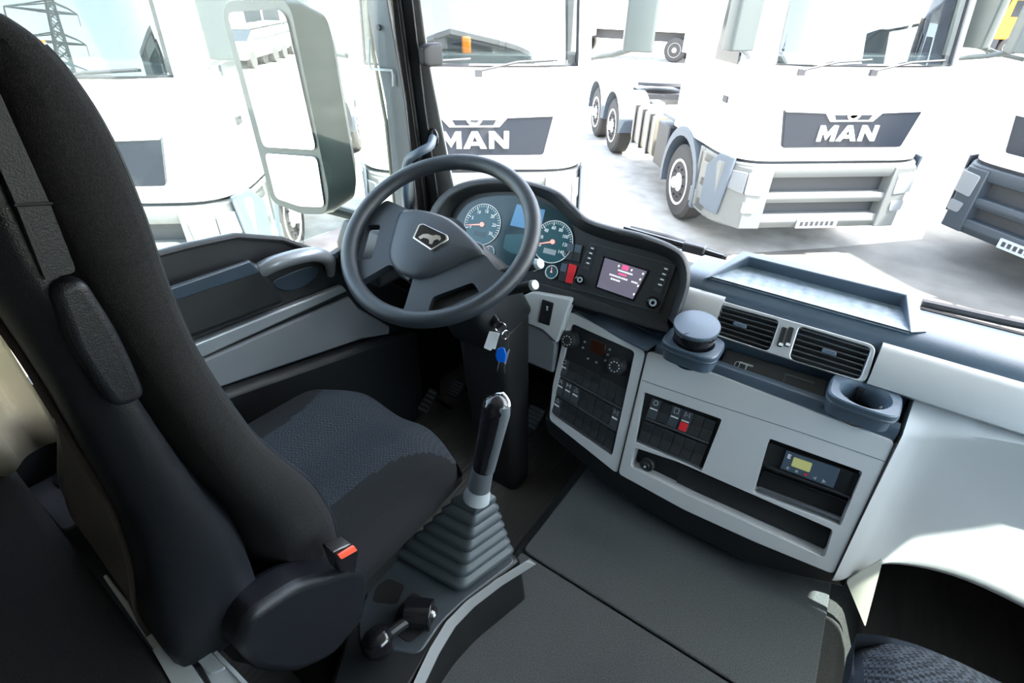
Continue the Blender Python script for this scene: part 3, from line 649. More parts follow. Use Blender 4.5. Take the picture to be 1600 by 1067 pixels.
# right side sweep and glovebox
cols = [(.383, [(1.128, 1.995), (1.098, 1.9), (1.056, 1.78), (1.004, 1.645)]), (.40, [(1.145, 1.998), (1.118, 1.9), (1.075, 1.78), (1.015, 1.645)]), (.43, [(1.158, 2.0), (1.145, 1.9), (1.11, 1.78), (1.045, 1.665)]), (.48, [(1.168, 2.02), (1.165, 1.92), (1.135, 1.80), (1.08, 1.70)]),
        (.6, [(1.17, 2.045), (1.18, 1.95), (1.15, 1.84), (1.09, 1.735)]), (.8, [(1.17, 2.048), (1.182, 1.95), (1.14, 1.85), (1.07, 1.742)]), (1.1, [(1.17, 2.048), (1.18, 1.95), (1.13, 1.85), (1.06, 1.745)])]
rings = []
for x, pr in cols:
    c = catmull([V((x, y, z)) for y, z in pr], 14)
    last = c[-1]; c += [last + V((0, .004, -.012)), last + V((0, .03, -.018)), last + V((0, .35, -.02)), V((x, 1.5, 2.0)), V((x, 1.22, 2.055))]
    rings.append(c)
sm = []
for k in range(len(rings[0])): sm.append(catmull([r[k] for r in rings], 40))
bm = B(); loft(bm, [[sm[k][i] for k in range(len(sm))] for i in range(40)], closed=True, cap=True); obj('glovebox_panel', bm, grey, dash, angle=60, label='smooth grey glovebox panel, partly sunlit')
bm = B(); A_ = [at(1322, 908, y=1.02), at(1380, 873, y=1.045), at(1352, 980, z=1.515)]; n_ = (A_[1] - A_[0]).cross(A_[2] - A_[0]).normalized(); prism(bm, rnd(A_, .01), n_ * .004 * (-1 if n_.z > 0 else 1)); obj('sun_patch_panel', bm, cream, dash, label='small white panel added for the sunlit patch by the tunnel')  # added panel, its pale colour replaces a patch of sunlight by the tunnel
bm = B(); tube(bm, PL.pts([(1400, 692), (1303, 898)], .001), .0022, 6); obj('panel_gap', bm, deep, dash)
# left block with climate panel
lo = PL.pts([(890, 486), (1009, 549), (964, 740), (858, 655), (864, 600)])
cp = [(893, 505), (992, 549), (956, 713), (861, 647)]
bm = B(); plate(bm, rnd(lo, .014), [rnd(PL.pts(cp), .012)], PLn, .06, .012, bottoms=False); lb = obj('climate_surround', bm, grey, dash, bevel=.003)
bm = B(); prism(bm, [p - PLn * .02 for p in PL.pts([(890, 490), (1008, 552), (964, 736), (860, 652)])], V((0, .3, 0))); obj('console_core', bm, blackp, dash)
bm = B(); tube(bm, PL.pts([(1011, 549), (965, 739)], .001), .0016, 6); obj('panel_gap', bm, deep, dash)
# little tray below the radio
TT = Plane((0, 1.13, 2.0), (0, -.12, 1))
bm = B(); plate(bm, rnd(TT.pts([(886, 482), (1010, 548), (1052, 520), (1040, 512), (893, 462)]), .01), [rnd(TT.pts([(897, 477), (1003, 531), (1022, 521), (905, 469)]), .008)], TT.n, .005, .004); obj('shelf_tray', bm, slate, dash, bevel=.003, label='shallow slate tray below the radio')
bm = B(); slab(bm, TT.pts([(888, 480), (1012, 540), (1085, 530), (1040, 470), (880, 440)]), TT.n, -.04, -.035); obj('tray_base', bm, slate, dash)
# knee panels
PK = Plane((0, 1.13, 1.95), (.1, -.95, .2))
bm = B(); slab(bm, rnd(PK.pts([(798, 470), (834, 455), (896, 466), (889, 484), (872, 536), (850, 514), (815, 500), (797, 493)]), .01), PK.n, -.03, .01); kn = obj('knee_panel', bm, grey, dash, bevel=.006)
bm = B(); slab(bm, rnd(PK.pts([(790, 505), (815, 503), (850, 517), (869, 537), (864, 584), (800, 557), (786, 545)]), .01), PK.n, -.03, .0); obj('knee_panel', bm, doorgrey, dash, bevel=.006)
bm = B(); slab(bm, rnd(PK.pts([(848, 467), (866, 473), (859, 509), (841, 503)], .01), .004), PK.n, 0, .004); rs_ = obj('rocker_switch', bm, blackp, kn, bevel=.002)
bm = B(); c0 = PK.at(855, 482, .0145); slab(bm, [c0 + PK.n.cross(V((0, 0, 1))) * a + V((0, 0, 1)) * b_ for a, b_ in ((-.004, .007), (.004, .007), (.001, 0), (.004, -.007), (-.004, -.007), (-.001, 0))], PK.n, 0, .0006); obj('switch_icon', bm, white, rs_)
# lower black mass under the dash behind the wheel
obj('under_dash', yzprism([(1.16, 2.0), (1.19, 1.74), (1.3, 1.62), (1.55, 1.6), (1.55, 2.05), (1.2, 2.08)], -1.04, -.36), deep, dash)
# dash left end pod, below pillar
vc = at(575, 370, x=-.95)
bm = B(); prism(bm, [V((-1.04, vc.y - .05, vc.z - .12)), V((-1.04, vc.y - .045, vc.z - .02)), V((-1.04, vc.y - .01, vc.z + .035)), V((-1.04, vc.y + .25, vc.z - .03)), V((-1.04, vc.y + .25, vc.z - .12))], V((.17, 0, 0))); le = obj('dash_end', bm, blackp, dash, bevel=.012, seg=3)
vn = V((.15, -.8, .6)).normalized(); vq = vc + vn * .012
bm = B(); tube(bm, circ(vq, vn, .036, 24), .005, 8, True); ev = obj('round_vent', bm, slate, le)
bm = B(); cyl(bm, vq - vn * .02, vq, .034); obj('vent_disc', bm, gloss, ev)
bm = B()
for k in (-1, 0, 1): u_, w_ = frame(vn); c_ = vq + w_ * .016 * k; tube(bm, [c_ - u_ * .028, c_ + u_ * .028], .003, 6)
obj('vent_fins', bm, slate, ev)
# rear slab of dash top, left part
obj('dash_top', yzprism([(1.3, 2.0), (1.32, 2.13), (1.42, 2.12), (1.44, 2.08), (1.44, 1.95)], -1.04, -.16), softblack, dash, bevel=.01)

# -------------------------------------------------- instrument binnacle
bi = thing('instrument_binnacle', 'black hooded instrument binnacle with two teal dials behind the steering wheel', 'instruments', (-.5, 1.25, 2.0))
PBn = V((.08, -.87, .5)).normalized(); PB = Plane((-.2, 1.14, 2.045), PBn)
NN = 60
inn = [(694, 392), (700, 350), (715, 320), (745, 304), (785, 300), (830, 303), (862, 318), (885, 341), (908, 360), (950, 376), (1000, 389), (1040, 402), (1058, 420), (1060, 450), (1043, 497)]
out = [(664, 372), (672, 330), (695, 300), (730, 283), (780, 277), (830, 284), (872, 298), (897, 320), (920, 341), (960, 354), (1003, 364), (1050, 382), (1073, 402), (1078, 445), (1056, 510)]
I2 = catmull([V((a, b_, 0)) for a, b_ in inn], NN); O2 = catmull([V((a, b_, 0)) for a, b_ in out], NN)
rings = []
rings.append([PB.at(p.x, p.y, -.14) - V((0, 0, .02)) for p in O2])
rings.append([PB.at(p.x, p.y, .0) for p in O2])
rings.append([PB.at(p.x, p.y, .030) for p in O2])
rings.append([PB.at(*(p.lerp(q, .12)).xy, .042) for p, q in zip(O2, I2)])
rings.append([PB.at(*(p.lerp(q, .32)).xy, .046) for p, q in zip(O2, I2)])
rings.append([PB.at(*(p.lerp(q, .5)).xy, .040) for p, q in zip(O2, I2)])
rings.append([PB.at(*(p.lerp(q, 1)).xy, .0) for p, q in zip(O2, I2)])
bm = B(); loft(bm, rings, closed=False, cap=False); obj('hood', bm, softblack, bi, angle=70)
bm = B(); fp = [PB.at(p.x, p.y, 0) for p in I2] + PB.pts([(1044, 518), (960, 487), (890, 464), (835, 452), (780, 455), (710, 430)])
slab(bm, fp, PBn, -.04, .001); face = obj('fascia', bm, blackp, bi)
bm = B(); slab(bm, PB.pts([(835, 440), (893, 455), (1046, 508), (1050, 524), (960, 496), (888, 474), (832, 460)], .004), PBn, -.03, .006); obj('fascia_lip', bm, softblack, bi, bevel=.004)
bm = B(); slab(bm, catmull(PB.pts([(706, 372), (716, 338), (738, 315), (780, 306), (830, 310), (868, 326), (893, 350), (893, 392), (872, 416), (830, 424), (780, 420), (730, 408)], .001), 48, True), PBn, 0, .002); lens = obj('instrument_lens', bm, teal2, bi)
Ub, Wb = frame(PBn)
def dial(px, py, r, nums, a0, a1, na, need, label, small=False):
    c = PB.at(px, py, .004); P = lambda rr, a, h=0: c + (Ub * math.cos(a) + Wb * math.sin(a)) * rr + PBn * h
    if P(1, 0).x < c.x: P = lambda rr, a, h=0: c + (-Ub * math.cos(a) + Wb * math.sin(a)) * rr + PBn * h
    if P(1, math.pi / 2).z < c.z:
        Q0 = P; P = lambda rr, a, h=0: Q0(rr, -a, h)
    bm = B(); slab(bm, [P(r, k * math.pi / 24) for k in range(48)], PBn, 0, .001); d = obj('dial', bm, teal, lens, label=label)
    bm = B(); tube(bm, [P(r, k * math.pi / 24, .002) for k in range(48)], .0014 if not small else .001, 6, True); 
    for k in range(na + 1):
        a = R_(a0 + (a1 - a0) * k / na); L_ = .10 if k % 5 else .17
        t_ = (P(1, a + math.pi / 2) - c) * (r * (.014 if k % 5 else .025))
        slab(bm, [P(r * .95, a, .0015) - t_, P(r * .95, a, .0015) + t_, P(r * (.95 - L_), a, .0015) + t_, P(r * (.95 - L_), a, .0015) - t_], PBn, 0, .0005)
    if nums:
        for k, s_ in enumerate(nums):
            a = R_(a0 + (a1 - a0) * k / (len(nums) - 1)); text(bm, s_, r * .22, P(r * .66, a), P(1, 0) - c, P(1, math.pi / 2) - c, PBn, .002, .0004)
    # only one object for bezel ring, ticks and numbers
    obj('dial_scale', bm, white, d)
    bm = B(); a = R_(need); t_ = (P(1, a + math.pi / 2) - c) * r * .035; slab(bm, [P(r * .1, a, .003) + t_, P(r * .86, a, .003) + t_ * .3, P(r * .86, a, .003) - t_ * .3, P(r * .1, a, .003) - t_], PBn, 0, .001); cyl(bm, P(0, 0, .001), P(0, 0, .006), r * .11, seg=16)
    obj('needle', bm, needle, d)
    if not small:
        bm = B(); slab(bm, [P(r * .5, R_(x)) for x in (-125, -95 + 25, -95 + 25 + 8, -125 - 8)][::1] if False else [c + (P(1, 0) - c) * x * r + (P(1, math.pi / 2) - c) * y * r + PBn * .001 for x, y in ((-.35, -.35), (.3, -.35), (.3, -.6), (-.35, -.6))], PBn, 0, .0008); obj('dial_display', bm, teal2 if nums[0] == '0' and len(nums) < 8 else lightgrey, d)
dial(754, 351, .060, ['0', '5', '10', '15', '20', '25', '30'], 200, -30, 30, 193, 'rev counter')
dial(864, 378, .058, ['0', '20', '40', '60', '80', '100', '120', '140'], 205, -35, 35, 200, 'speedometer')
dial(765, 393, .016, None, 150, 30, 10, 120, 'small round gauge', True)
dial(835, 414, .017, None, 150, 30, 10, 110, 'small round gauge', True)
dial(862, 425, .018, None, 230, 130, 10, 100, 'small round gauge with red needle', True)
bm = B(); slab(bm, PB.pts([(808, 319), (852, 328), (844, 362), (797, 352)], .003), PBn, 0, .001); obj('blue_display', bm, lcdb, lens)
bm = B(); slab(bm, rnd(PB.pts([(790, 366), (840, 366), (834, 402), (800, 396), (786, 388)], .003), .008), PBn, 0, .001); obj('message_display', bm, teal, lens)
# rocker switches by the dials
def rocker(q, m1, m2, parent, pn=PBn, pl=PB, name='rocker_switch', lab=None):
    Q = Quad(pl, q, .001); bm = B(); prism(bm, rnd(Q.rect(0, 0, 1, 1), .002), pn * .006); o = obj(name, bm, m2, parent, bevel=.001, label=lab)
    bm = B(); slab(bm, Q.rect(.06, .05, .94, .47, .006), pn, 0, .0012); obj('switch_top', bm, m1, o); return o
rocker([(888, 379), (899, 381), (894, 408), (883, 406)], slate, blackp, bi); rocker([(900, 381), (911, 383), (905, 411), (895, 408)], slate, blackp, bi)
rocker([(879, 410), (889, 412), (883, 441), (873, 438)], slate, blackp, bi); rocker([(890, 412), (902, 415), (895, 444), (884, 441)], red, red, bi, lab='red hazard warning switch')

# radio
rd = thing('radio', 'touchscreen radio with two round knobs set in the dash', 'radio', PB.at(970, 430))
Qr = Quad(PB, [(923, 380), (1057, 416), (1029, 487), (893, 450)], .001)
bm = B(); prism(bm, rnd(Qr.rect(0, 0, 1, 1), .006), PBn * .005); obj('radio_body', bm, gloss if False else blackp, rd, bevel=.0015)
bm = B(); tube(bm, Qr.rect(.0, .0, 1, 1, .005), .0009, 5, True); obj('radio_edge', bm, midgrey, rd)
Qc = Quad(PB, [(945.5, 403), (1011, 424), (989, 467.5), (933, 448)], .006); bm = B(); slab(bm, Qc.rect(-.05, -.06, 1.06, 1.06), PBn, 0, .001); obj('screen_bezel', bm, gloss, rd)
bm = B(); slab(bm, Qc.rect(0, 0, 1, 1, .001), PBn, 0, .0008); scn = obj('screen', bm, screenm, rd)
Qn = (Qc.P(1, 0) - Qc.P(0, 0)).normalized(); Qu = (Qc.P(0, 0) - Qc.P(0, 1)).normalized()
bm = B(); slab(bm, Qc.rect(.45, .03, .60, .18, .002), PBn, 0, .0004); slab(bm, Qc.rect(.42, .32, .62, .38, .002), PBn, 0, .0004); obj('screen_highlight', bm, pinkm, scn)
bm = B()
for a, b_, c_ in ((.38, .22, .74), (.22, .44, .5), (.52, .44, .68), (.78, .44, .93), (.28, .56, .52)):
    x = a
    while x < c_: w_ = random.uniform(.02, .05); slab(bm, Qc.rect(x, b_, min(x + w_, c_), b_ + .055, .002), PBn, 0, .0004); x += w_ + .012
for a, b_ in ((.35, .08), (.66, .08), (.93, .08), (.93, .28), (.95, .5), (.95, .8)): slab(bm, Qc.rect(a, b_, a + .035, b_ + .07, .002), PBn, 0, .0004)
obj('screen_text', bm, inkm, scn)['kind'] = 'stuff'
for q in ([(922, 383), (932, 386), (921, 425), (910, 421)], [(1036, 414), (1049, 419), (1034, 460), (1020, 455)]):
    Q = Quad(PB, q, .006)
    for k in range(5):
        bm = B(); slab(bm, Q.rect(.05, k / 5 + .02, .95, (k + 1) / 5 - .02), PBn, 0, .003); b_ = obj('radio_button', bm, switchm, rd, bevel=.0008)
        if k < 4:
            bm = B(); slab(bm, Q.rect(.3, (k + .35) / 5, .7, (k + .6) / 5, .003), PBn, 0, .0004); obj('button_mark', bm, white, b_)
for a, b_, r in ((906, 437, .0105), (1020, 473, .013)):
    bm = B(); lathe(bm, PB.at(a, b_, .005), PBn, [(0, r * 1.25), (.004, r * 1.25), (.004, r), (.014, r * .9), (.015, r * .7)]); kb = obj('radio_knob', bm, gloss, rd)
    bm = B(); tube(bm, circ(PB.at(a, b_, .0195), PBn, r * .55, 20), r * .2, 6, True); obj('knob_ring', bm, lightgrey, kb)

# climate control
cl = thing('climate_control', 'black climate panel with two dials and a small dark display', 'control panel', PL.at(930, 560))
Qk = Quad(PL, cp, -.008)
bm = B(); slab(bm, rnd(Quad(PL, cp, -.012).rect(0, 0, 1, 1), .010), PLn, 0, .004); obj('panel_face', bm, blackp, cl)
for a, b_, r in ((893, 530, .026), (966, 570, .027)):
    c0 = PL.at(a, b_, -.008); bm = B(); lathe(bm, c0, PLn, [(0, r), (.006, r), (.014, r * .92), (.026, r * .8), (.028, r * .72)], 30); kb = obj('climate_dial', bm, softblack, cl)
    bm = B(); U, W = frame(PLn)
    for k in range(10):
        a_ = k * math.pi / 5; p_ = c0 + (U * math.cos(a_) + W * math.sin(a_)) * r * .5 + PLn * .0285; slab(bm, [p_ + U * x * .0016 + W * y * .0016 for x, y in ((-1, -1), (1, -1), (1, 1), (-1, 1))], PLn, 0, .0006)
    obj('dial_marks', bm, white, kb)
bm = B(); slab(bm, PL.pts([(925, 529), (947, 538), (944, 557), (921, 548)], -.008), PLn, 0, .002); obj('climate_display', bm, mat('amber_lcd', (.04, .012, .006), .15), cl, bevel=.001)
for a, b_ in ((914, 534), (911, 543), (953, 546), (950, 554), (919, 560), (932, 566), (946, 563)):
    bm = B(); slab(bm, PL.pts([(a - 1.6, b_ - 1.6), (a + 1.6, b_ - 1), (a + 1.2, b_ + 1.8), (a - 1.8, b_ + 1.2)], -.008), PLn, 0, .001); obj('button_mark', bm, lightgrey, cl)
# switch rows below
def switches(root, Q, rows, cols_, marks, lit=None, name='switch', h=.006):
    for r_ in range(rows):
        for c_ in range(cols_):
            a0, a1 = (c_ + .03) / cols_, (c_ + .97) / cols_; b0, b1 = (r_ + .06) / rows, (r_ + .86) / rows; bmid = (b0 + b1) / 2
            bm = B()
            prism(bm, [Q.P(a0, b0), Q.P(a1, b0), Q.P(a1, bmid), Q.P(a0, bmid)], Q.n * h); P = Q.rect(a0, bmid, a1, b1)
            a_ = [bm.verts.new(p) for p in P]; t_ = [bm.verts.new(P[0] + Q.n * h * .7), bm.verts.new(P[1] + Q.n * h * .7), bm.verts.new(P[2] + Q.n * h * 1.4), bm.verts.new(P[3] + Q.n * h * 1.4)]
            bm.faces.new(t_); [bm.faces.new((a_[i], a_[(i + 1) % 4], t_[(i + 1) % 4], t_[i])) for i in range(4)]
            o = obj(name, bm, mat('switch_slate', (.04, .05, .06), .4) if (r_, c_) in marks else switchm, root, bevel=.0006)
            if (r_, c_) in marks:
                bm = B(); slab(bm, [Q.P(a0 + .02, bmid - .01, h), Q.P(a1 - .02, bmid - .01, h), Q.P(a1 - .02, bmid + .012, h), Q.P(a0 + .02, bmid + .012, h)], Q.n, 0, .002)
                m_ = marks[(r_, c_)]; u0, v0 = (a0 + a1) / 2, (b0 * 1.3 + bmid * .7) / 2; dw, dh = (a1 - a0) * .22, (bmid - b0) * .25
                if m_ == 'o': tube(bm, [Q.P(u0 + dw * math.cos(x), v0 + dh * math.sin(x), h) for x in [k * math.pi / 5 for k in range(10)]], .0006, 4, True)
                elif m_ == 'box': tube(bm, [Q.P(u0 + x * dw, v0 + y * dh, h) for x, y in ((-1, -1), (1, -1), (1, 1), (-1, 1))], .0006, 4, True)
                elif m_ == 'm': tube(bm, [Q.P(u0 + x * dw, v0 + y * dh, h) for x, y in ((-1, 1), (-.9, -1), (0, .5), (.9, -1), (1, 1))], .0006, 4)
                elif m_ == 'h': [tube(bm, [Q.P(u0 + x * dw, v0 + y * dh, h), Q.P(u0 + x2 * dw, v0 + y2 * dh, h)], .0006, 4) for x, y, x2, y2 in ((-1, -1, -1, 1), (1, -1, 1, 1), (-1, 0, 1, 0))]
                elif m_ == 'x': [tube(bm, [Q.P(u0 + x * dw, v0 + y * dh, h), Q.P(u0 + x2 * dw, v0 + y2 * dh, h)], .0006, 4) for x, y, x2, y2 in ((-1, -1, 1, 1), (1, -1, -1, 1))]
                elif m_ == 'a': tube(bm, [Q.P(u0 + x * dw, v0 + y * dh, h) for x, y in ((-1, 1), (0, -1), (1, 1))], .0006, 4, True)
                obj('switch_icon', bm, white, o)
            if lit == (r_, c_):
                bm = B(); slab(bm, rnd([Q.P(a0 + .02, bmid + .03, h), Q.P(a1 - .02, bmid + .03, h), Q.P(a1 - .02, b1 - .01, h * 1.3), Q.P(a0 + .02, b1 - .01, h * 1.3)], .003), Q.n, 0, .004); obj('red_guard', bm, red, o, bevel=.001, label='red switch guard')
    for r_ in range(rows):
        bm = B(); slab(bm, Q.rect(0, (r_ + .9) / rows, 1, (r_ + .97) / rows), Q.n, 0, h * 1.1); obj('switch_rail', bm, midgrey, root, bevel=.0008)
sw1 = thing('switch_bank', 'tall three-row bank of black rocker switches below the climate dials', 'switches', PL.at(915, 640))
Qs1 = Quad(PL, [(879, 556), (980, 605), (956, 708), (863, 644)], -.009)
switches(sw1, Qs1, 3, 8, {(0, 0): 'o', (1, 0): 'x', (1, 1): 'h', (1, 2): 'a', (1, 7): 'm', (2, 0): 'a'})
sw2 = thing('switch_bank', 'two-row switch bank with a red guard on the grey console', 'switches', PL.at(1055, 675))
Qs2 = Quad(PL, [(1021, 618), (1122, 655), (1094, 730), (998, 689)], -.018)
switches(sw2, Qs2, 2, 6, {(0, 0): 'o', (0, 2): 'box', (0, 3): 'm'}, (0, 3), h=.01)
# lighter
c0 = PL.at(1013, 724, -.03); lg = thing('cigarette_lighter', 'round cigarette lighter at the left end of the console slot', 'lighter', c0)
bm = B(); lathe(bm, c0, PLn, [(0, .019), (.012, .019), (.016, .016), (.014, .013)]); obj('lighter_ring', bm, steel, lg)
bm = B(); lathe(bm, c0, PLn, [(.0, .011), (.024, .011), (.026, .009)]); kb = obj('lighter_knob', bm, blackp, lg)
bm = B(); slab(bm, [c0 + PLn * .027 + V((a, 0, b_)) for a, b_ in ((-.004, -.005), (.003, -.002), (.002, .005), (-.003, .003))], PLn, 0, .001); obj('lighter_icon', bm, white, kb)
# heater timer + din pocket
ht = thing('heater_timer', 'slate heater timer with yellow-green display in the right console recess', 'heater control', PL.at(1270, 725))
Qh = Quad(PL, [(1229, 703), (1313, 732), (1302, 762), (1219, 731)], -.012)
bm = B(); slab(bm, Quad(PL, [(1196, 690), (1345, 742), (1330, 775), (1190, 726)], -.014).rect(0, 0, 1, 1), PLn, -.002, .0); obj('timer_frame', bm, blackp, ht)
bm = B(); prism(bm, Qh.rect(0, 0, 1, 1), PLn * .004); tb = obj('timer_body', bm, slate, ht, bevel=.001)
bm = B(); slab(bm, rnd(Qh.rect(.17, .18, .52, .66, .004), .003), PLn, 0, .001); obj('timer_display', bm, lcdg, ht)
bm = B(); text(bm, 'E', .014, Qh.P(.085, .25, .004), Qh.P(1, 0) - Qh.P(0, 0), Qh.P(0, 0) - Qh.P(0, 1), PLn, .0008, .0006); obj('timer_logo', bm, white, tb)
for k, m in enumerate((lightgrey, lightgrey, red, lightgrey, lightgrey)):
    bm = B(); c0 = Qh.P(.13 + k * .17, .83, .004)
    if k < 3: lathe(bm, c0, PLn, [(0, .0032), (.002, .003)], 12)
    else:
        s = 1 if k == 4 else -1; ux = (Qh.P(1, 0) - Qh.P(0, 0)).normalized(); uy = PLn.cross(ux)
        slab(bm, [c0 + ux * .004 * s, c0 - ux * .003 * s + uy * .004, c0 - ux * .003 * s - uy * .004], PLn, 0, .002)
    obj('timer_button', bm, m, tb)
pk = thing('storage_pocket', 'empty black pocket directly below the heater timer', 'pocket', PL.at(1250, 780))
for b0, b1, hh, m in ((.02, .08, -.006, softblack), (.30, .36, -.026, blackp), (.86, .95, -.008, midgrey)):
    Q = Quad(PL, [(1195, 727), (1333, 778), (1313, 818), (1180, 768)], 0); bm = B(); slab(bm, Q.rect(.02, b0, .98, b1, hh), PLn, -.01, .003); obj('pocket_edge' , bm, m, pk, bevel=.001)
bm = B(); slab(bm, Q.rect(.0, .0, 1, 1, -.04), PLn, -.002, .0); obj('pocket_back', bm, deep, pk)

# cup holders + ashtray
def cupholder(c, label):
    t = thing('cup_holder', label, 'cup holder', c, 'dash cup holders'); c = V(c); n = V((0, -.16, 1)).normalized()
    AN = [2 * math.pi * k / 56 for k in range(56)]; se = lambda v_: math.copysign(abs(v_) ** .5, v_)
    sq = lambda k, h: [c + V((.068 * k * se(math.cos(a)), .056 * k * se(math.sin(a)), 0)) + n * h for a in AN]
    ci = lambda r_, h: [c + V((r_ * math.cos(a), r_ * math.sin(a), 0)) + n * h for a in AN]
    bm = B(); loft(bm, [sq(.9, -.045), sq(.9, -.016), sq(.98, -.015), sq(1.0, -.008), sq(.98, -.006), sq(1.0, -.003), sq(.98, .006), sq(.93, .009), ci(.0495, .009), ci(.046, .002), ci(.042, -.006), ci(.04, -.05)], cap=False)
    obj('holder_body', bm, slate, t, angle=40)
    bm = B(); lathe(bm, c - n * .052, n, [(0, .04), (.002, .04)]); obj('holder_floor', bm, deep, t)
    for k in range(3):
        a = R_(100 + 120 * k); p_ = c + V((math.cos(a) * .036, math.sin(a) * .036, 0)) - n * .02; bm = B(); box(bm, p_, (.014, .006, .03), Matrix.Rotation(a + math.pi / 2, 3, 'Z')); obj('holder_clip', bm, blackp, t, bevel=.002)
    return t
cc1 = at(1350, 620, z=2.05); cc2 = at(1083, 537, z=2.05)
cc1 = V((cc1.x, cc1.y, 2.05)); cc2 = V((cc2.x, cc2.y, 2.05))
cupholder(cc1, 'empty square cup holder at the right of the dash ledge'); cupholder(cc2, 'square cup holder carrying the round ashtray')
at_ = thing('ashtray', 'round lidded ashtray standing in the left cup holder', 'ashtray', cc2); n = V((0, -.16, 1)).normalized()
bm = B(); lathe(bm, cc2 - n * .03, n, [(0, .037), (.045, .040), (.052, .040), (.055, .048), (.078, .051), (.080, .049)], 36); ab = obj('ashtray_bowl', bm, gloss, at_, angle=30)
bm = B(); lathe(bm, cc2 + n * .051, n, [(0, .052), (.008, .0535), (.011, .052), (.014, .02), (.0145, .001)], 36); al = obj('ashtray_lid', bm, slate, at_, angle=25, label='blue-grey lid with a hinge line')
bm = B(); q0 = cc2 + n * .0655; tube(bm, [q0 + V((-.012, -.049, -.010)), q0 + V((.046, .018, -.005))], .0008, 5); obj('lid_seam', bm, deep, al)

# ================================================================== STEERING WHEEL
WC = V((-.606, .826, 2.289)); WN = V((.1424, -.622, 1)).normalized(); WPn = Plane(WC, WN)
sw_ = thing('steering_wheel', 'black three-spoke steering wheel with silver lion badge on its hub', 'steering wheel', WC)
bm = B(); tube(bm, circ(WC, WN, .2165, 72), .0185, 16, True); obj('rim', bm, wheelm, sw_)
hp = catmull([WPn.at(a, b_, -.012) for a, b_ in ((628, 330), (650, 328), (678, 333), (706, 344), (736, 369), (756, 394), (745, 403), (717, 414), (688, 427), (660, 437), (638, 434), (618, 423), (607, 400), (612, 371), (620, 342))], 60, True)
ctr = sum(hp, V()) / len(hp)
bm = B(); sc_ = lambda k, h: [ctr + (p - ctr) * k + WN * h for p in hp]
loft(bm, [sc_(.9, -.035), sc_(1.0, -.02), sc_(1.0, -.004), sc_(.96, .006), sc_(.85, .012), sc_(.5, .017), sc_(.05, .018)]); hub = obj('hub_pad', bm, wheelm, sw_, angle=50)
def spoke(P, holes=(), h=-.012):
    bm = B(); plate(bm, rnd([WPn.at(a, b_, h) for a, b_ in P], .012), [rnd([WPn.at(a, b_, h) for a, b_ in q], .008) for q in holes], WN, .02, .02, bottoms=False)
    if holes: 
        pass
    return obj('spoke', bm, wheelm, sw_, bevel=.004, seg=3)
spoke([(604, 312), (640, 328), (640, 440), (610, 412), (562, 440), (545, 400), (555, 365), (580, 330)], [[(573, 351), (594.5, 351), (581, 404), (557, 407)]])
spoke([(648, 425), (660, 430), (757, 396), (776, 420), (795, 430), (815, 420), (790, 452), (735, 487), (690, 502), (660, 505), (618, 502), (632, 480)], [[(676, 464), (739, 441), (750, 456), (705, 478), (668, 488)]])
bm = B(); cyl(bm, WC - WN * .09, WC - WN * .015, .05, .062, 32); obj('hub_neck', bm, blackp, sw_)
bm = B(); slab(bm, [WPn.at(a, b_, -.03) for a, b_ in ((676, 464), (739, 441), (750, 456), (705, 478), (668, 488))], WN, -.004, 0); obj('spoke_recess', bm, deep, sw_)
# badge
BP = Plane(WC + WN * .006, WN)
bs = [(645.5, 373), (655, 352), (661, 350.5), (700, 369), (701.5, 376), (675, 392.5)]
bm = B(); slab(bm, rnd(BP.pts(bs), .003), WN, -.002, .004); bd = obj('badge', bm, chrome, hub, bevel=.001, label='chrome-rimmed shield badge with a silver lion')
cb = sum(BP.pts(bs), V()) / 6
OFF_ = BP.pts(bs)
lion = [(480, 508), (492, 520), (508, 512), (528, 516), (540, 524), (540, 545), (556, 548), (566, 528), (584, 520), (600, 528), (606, 516), (600, 502), (580, 496), (560, 500), (530, 490), (505, 492)]
bm = B(); slab(bm, rnd([cb + (p - cb) * .88 for p in OFF_], .003), WN, .004, .0048); bf = obj('badge_field', bm, gloss, hub)
bm = B(); slab(bm, [BP.at(520 + a / 3.556, 230 + b_ / 3.556) for a, b_ in lion], WN, .0048, .0062); obj('badge_lion', bm, chrome, hub)
# column
col = thing('steering_column', 'black steering column shroud running down to the floor', 'steering column', (-.58, 1.0, FZ + .001))
def cring(c, ax, a, b_): 
    u = V((1, 0, 0)); w = V(ax).normalized().cross(u).normalized(); c = V(c)
    return rnd([c + u * a * sx + w * b_ * sy for sx, sy in ((-1, -1), (1, -1), (1, 1), (-1, 1))], .03, 4)
bm = B(); loft(bm, [cring((-.61, .87, 2.22), (0, .6, -1), .07, .06), cring((-.60, .93, 2.12), (0, .6, -1), .085, .085), cring((-.59, 1.0, 1.98), (0, .5, -1), .09, .09)]); obj('upper_shroud', bm, blackp, col, bevel=.004)
bm = B(); loft(bm, [cring((-.585, 1.0, 2.0), (0, .15, -1), .085, .07), cring((-.58, 1.02, 1.7), (0, .15, -1), .085, .06), cring((-.57, 1.05, FZ + .003), (0, .05, -1), .075, .05)]); obj('lower_shroud', bm, deep, col, bevel=.004)
for a, b_, c_, d_, nm in ((790, 425, 840, 413, 'wiper_stalk'), (790, 455, 832, 446, 'retarder_stalk')):
    pS = at(a - 40, b_ + 14, y=.93); pE = at(c_, d_, y=.91)
    bm = B(); tube(bm, catmull([pS, pS.lerp(pE, .5) + V((0, 0, .004)), pE], 12), [.006, .007, .008, .009, .010, .011, .012, .012, .012, .0125, .0125, .0125], 12); s_ = obj('stalk', bm, softblack, col)
    d = (pE - pS).normalized(); bm = B(); cyl(bm, pE, pE + d * .010, .0125, .011, 16); obj('stalk_cap', bm, lightgrey, s_)
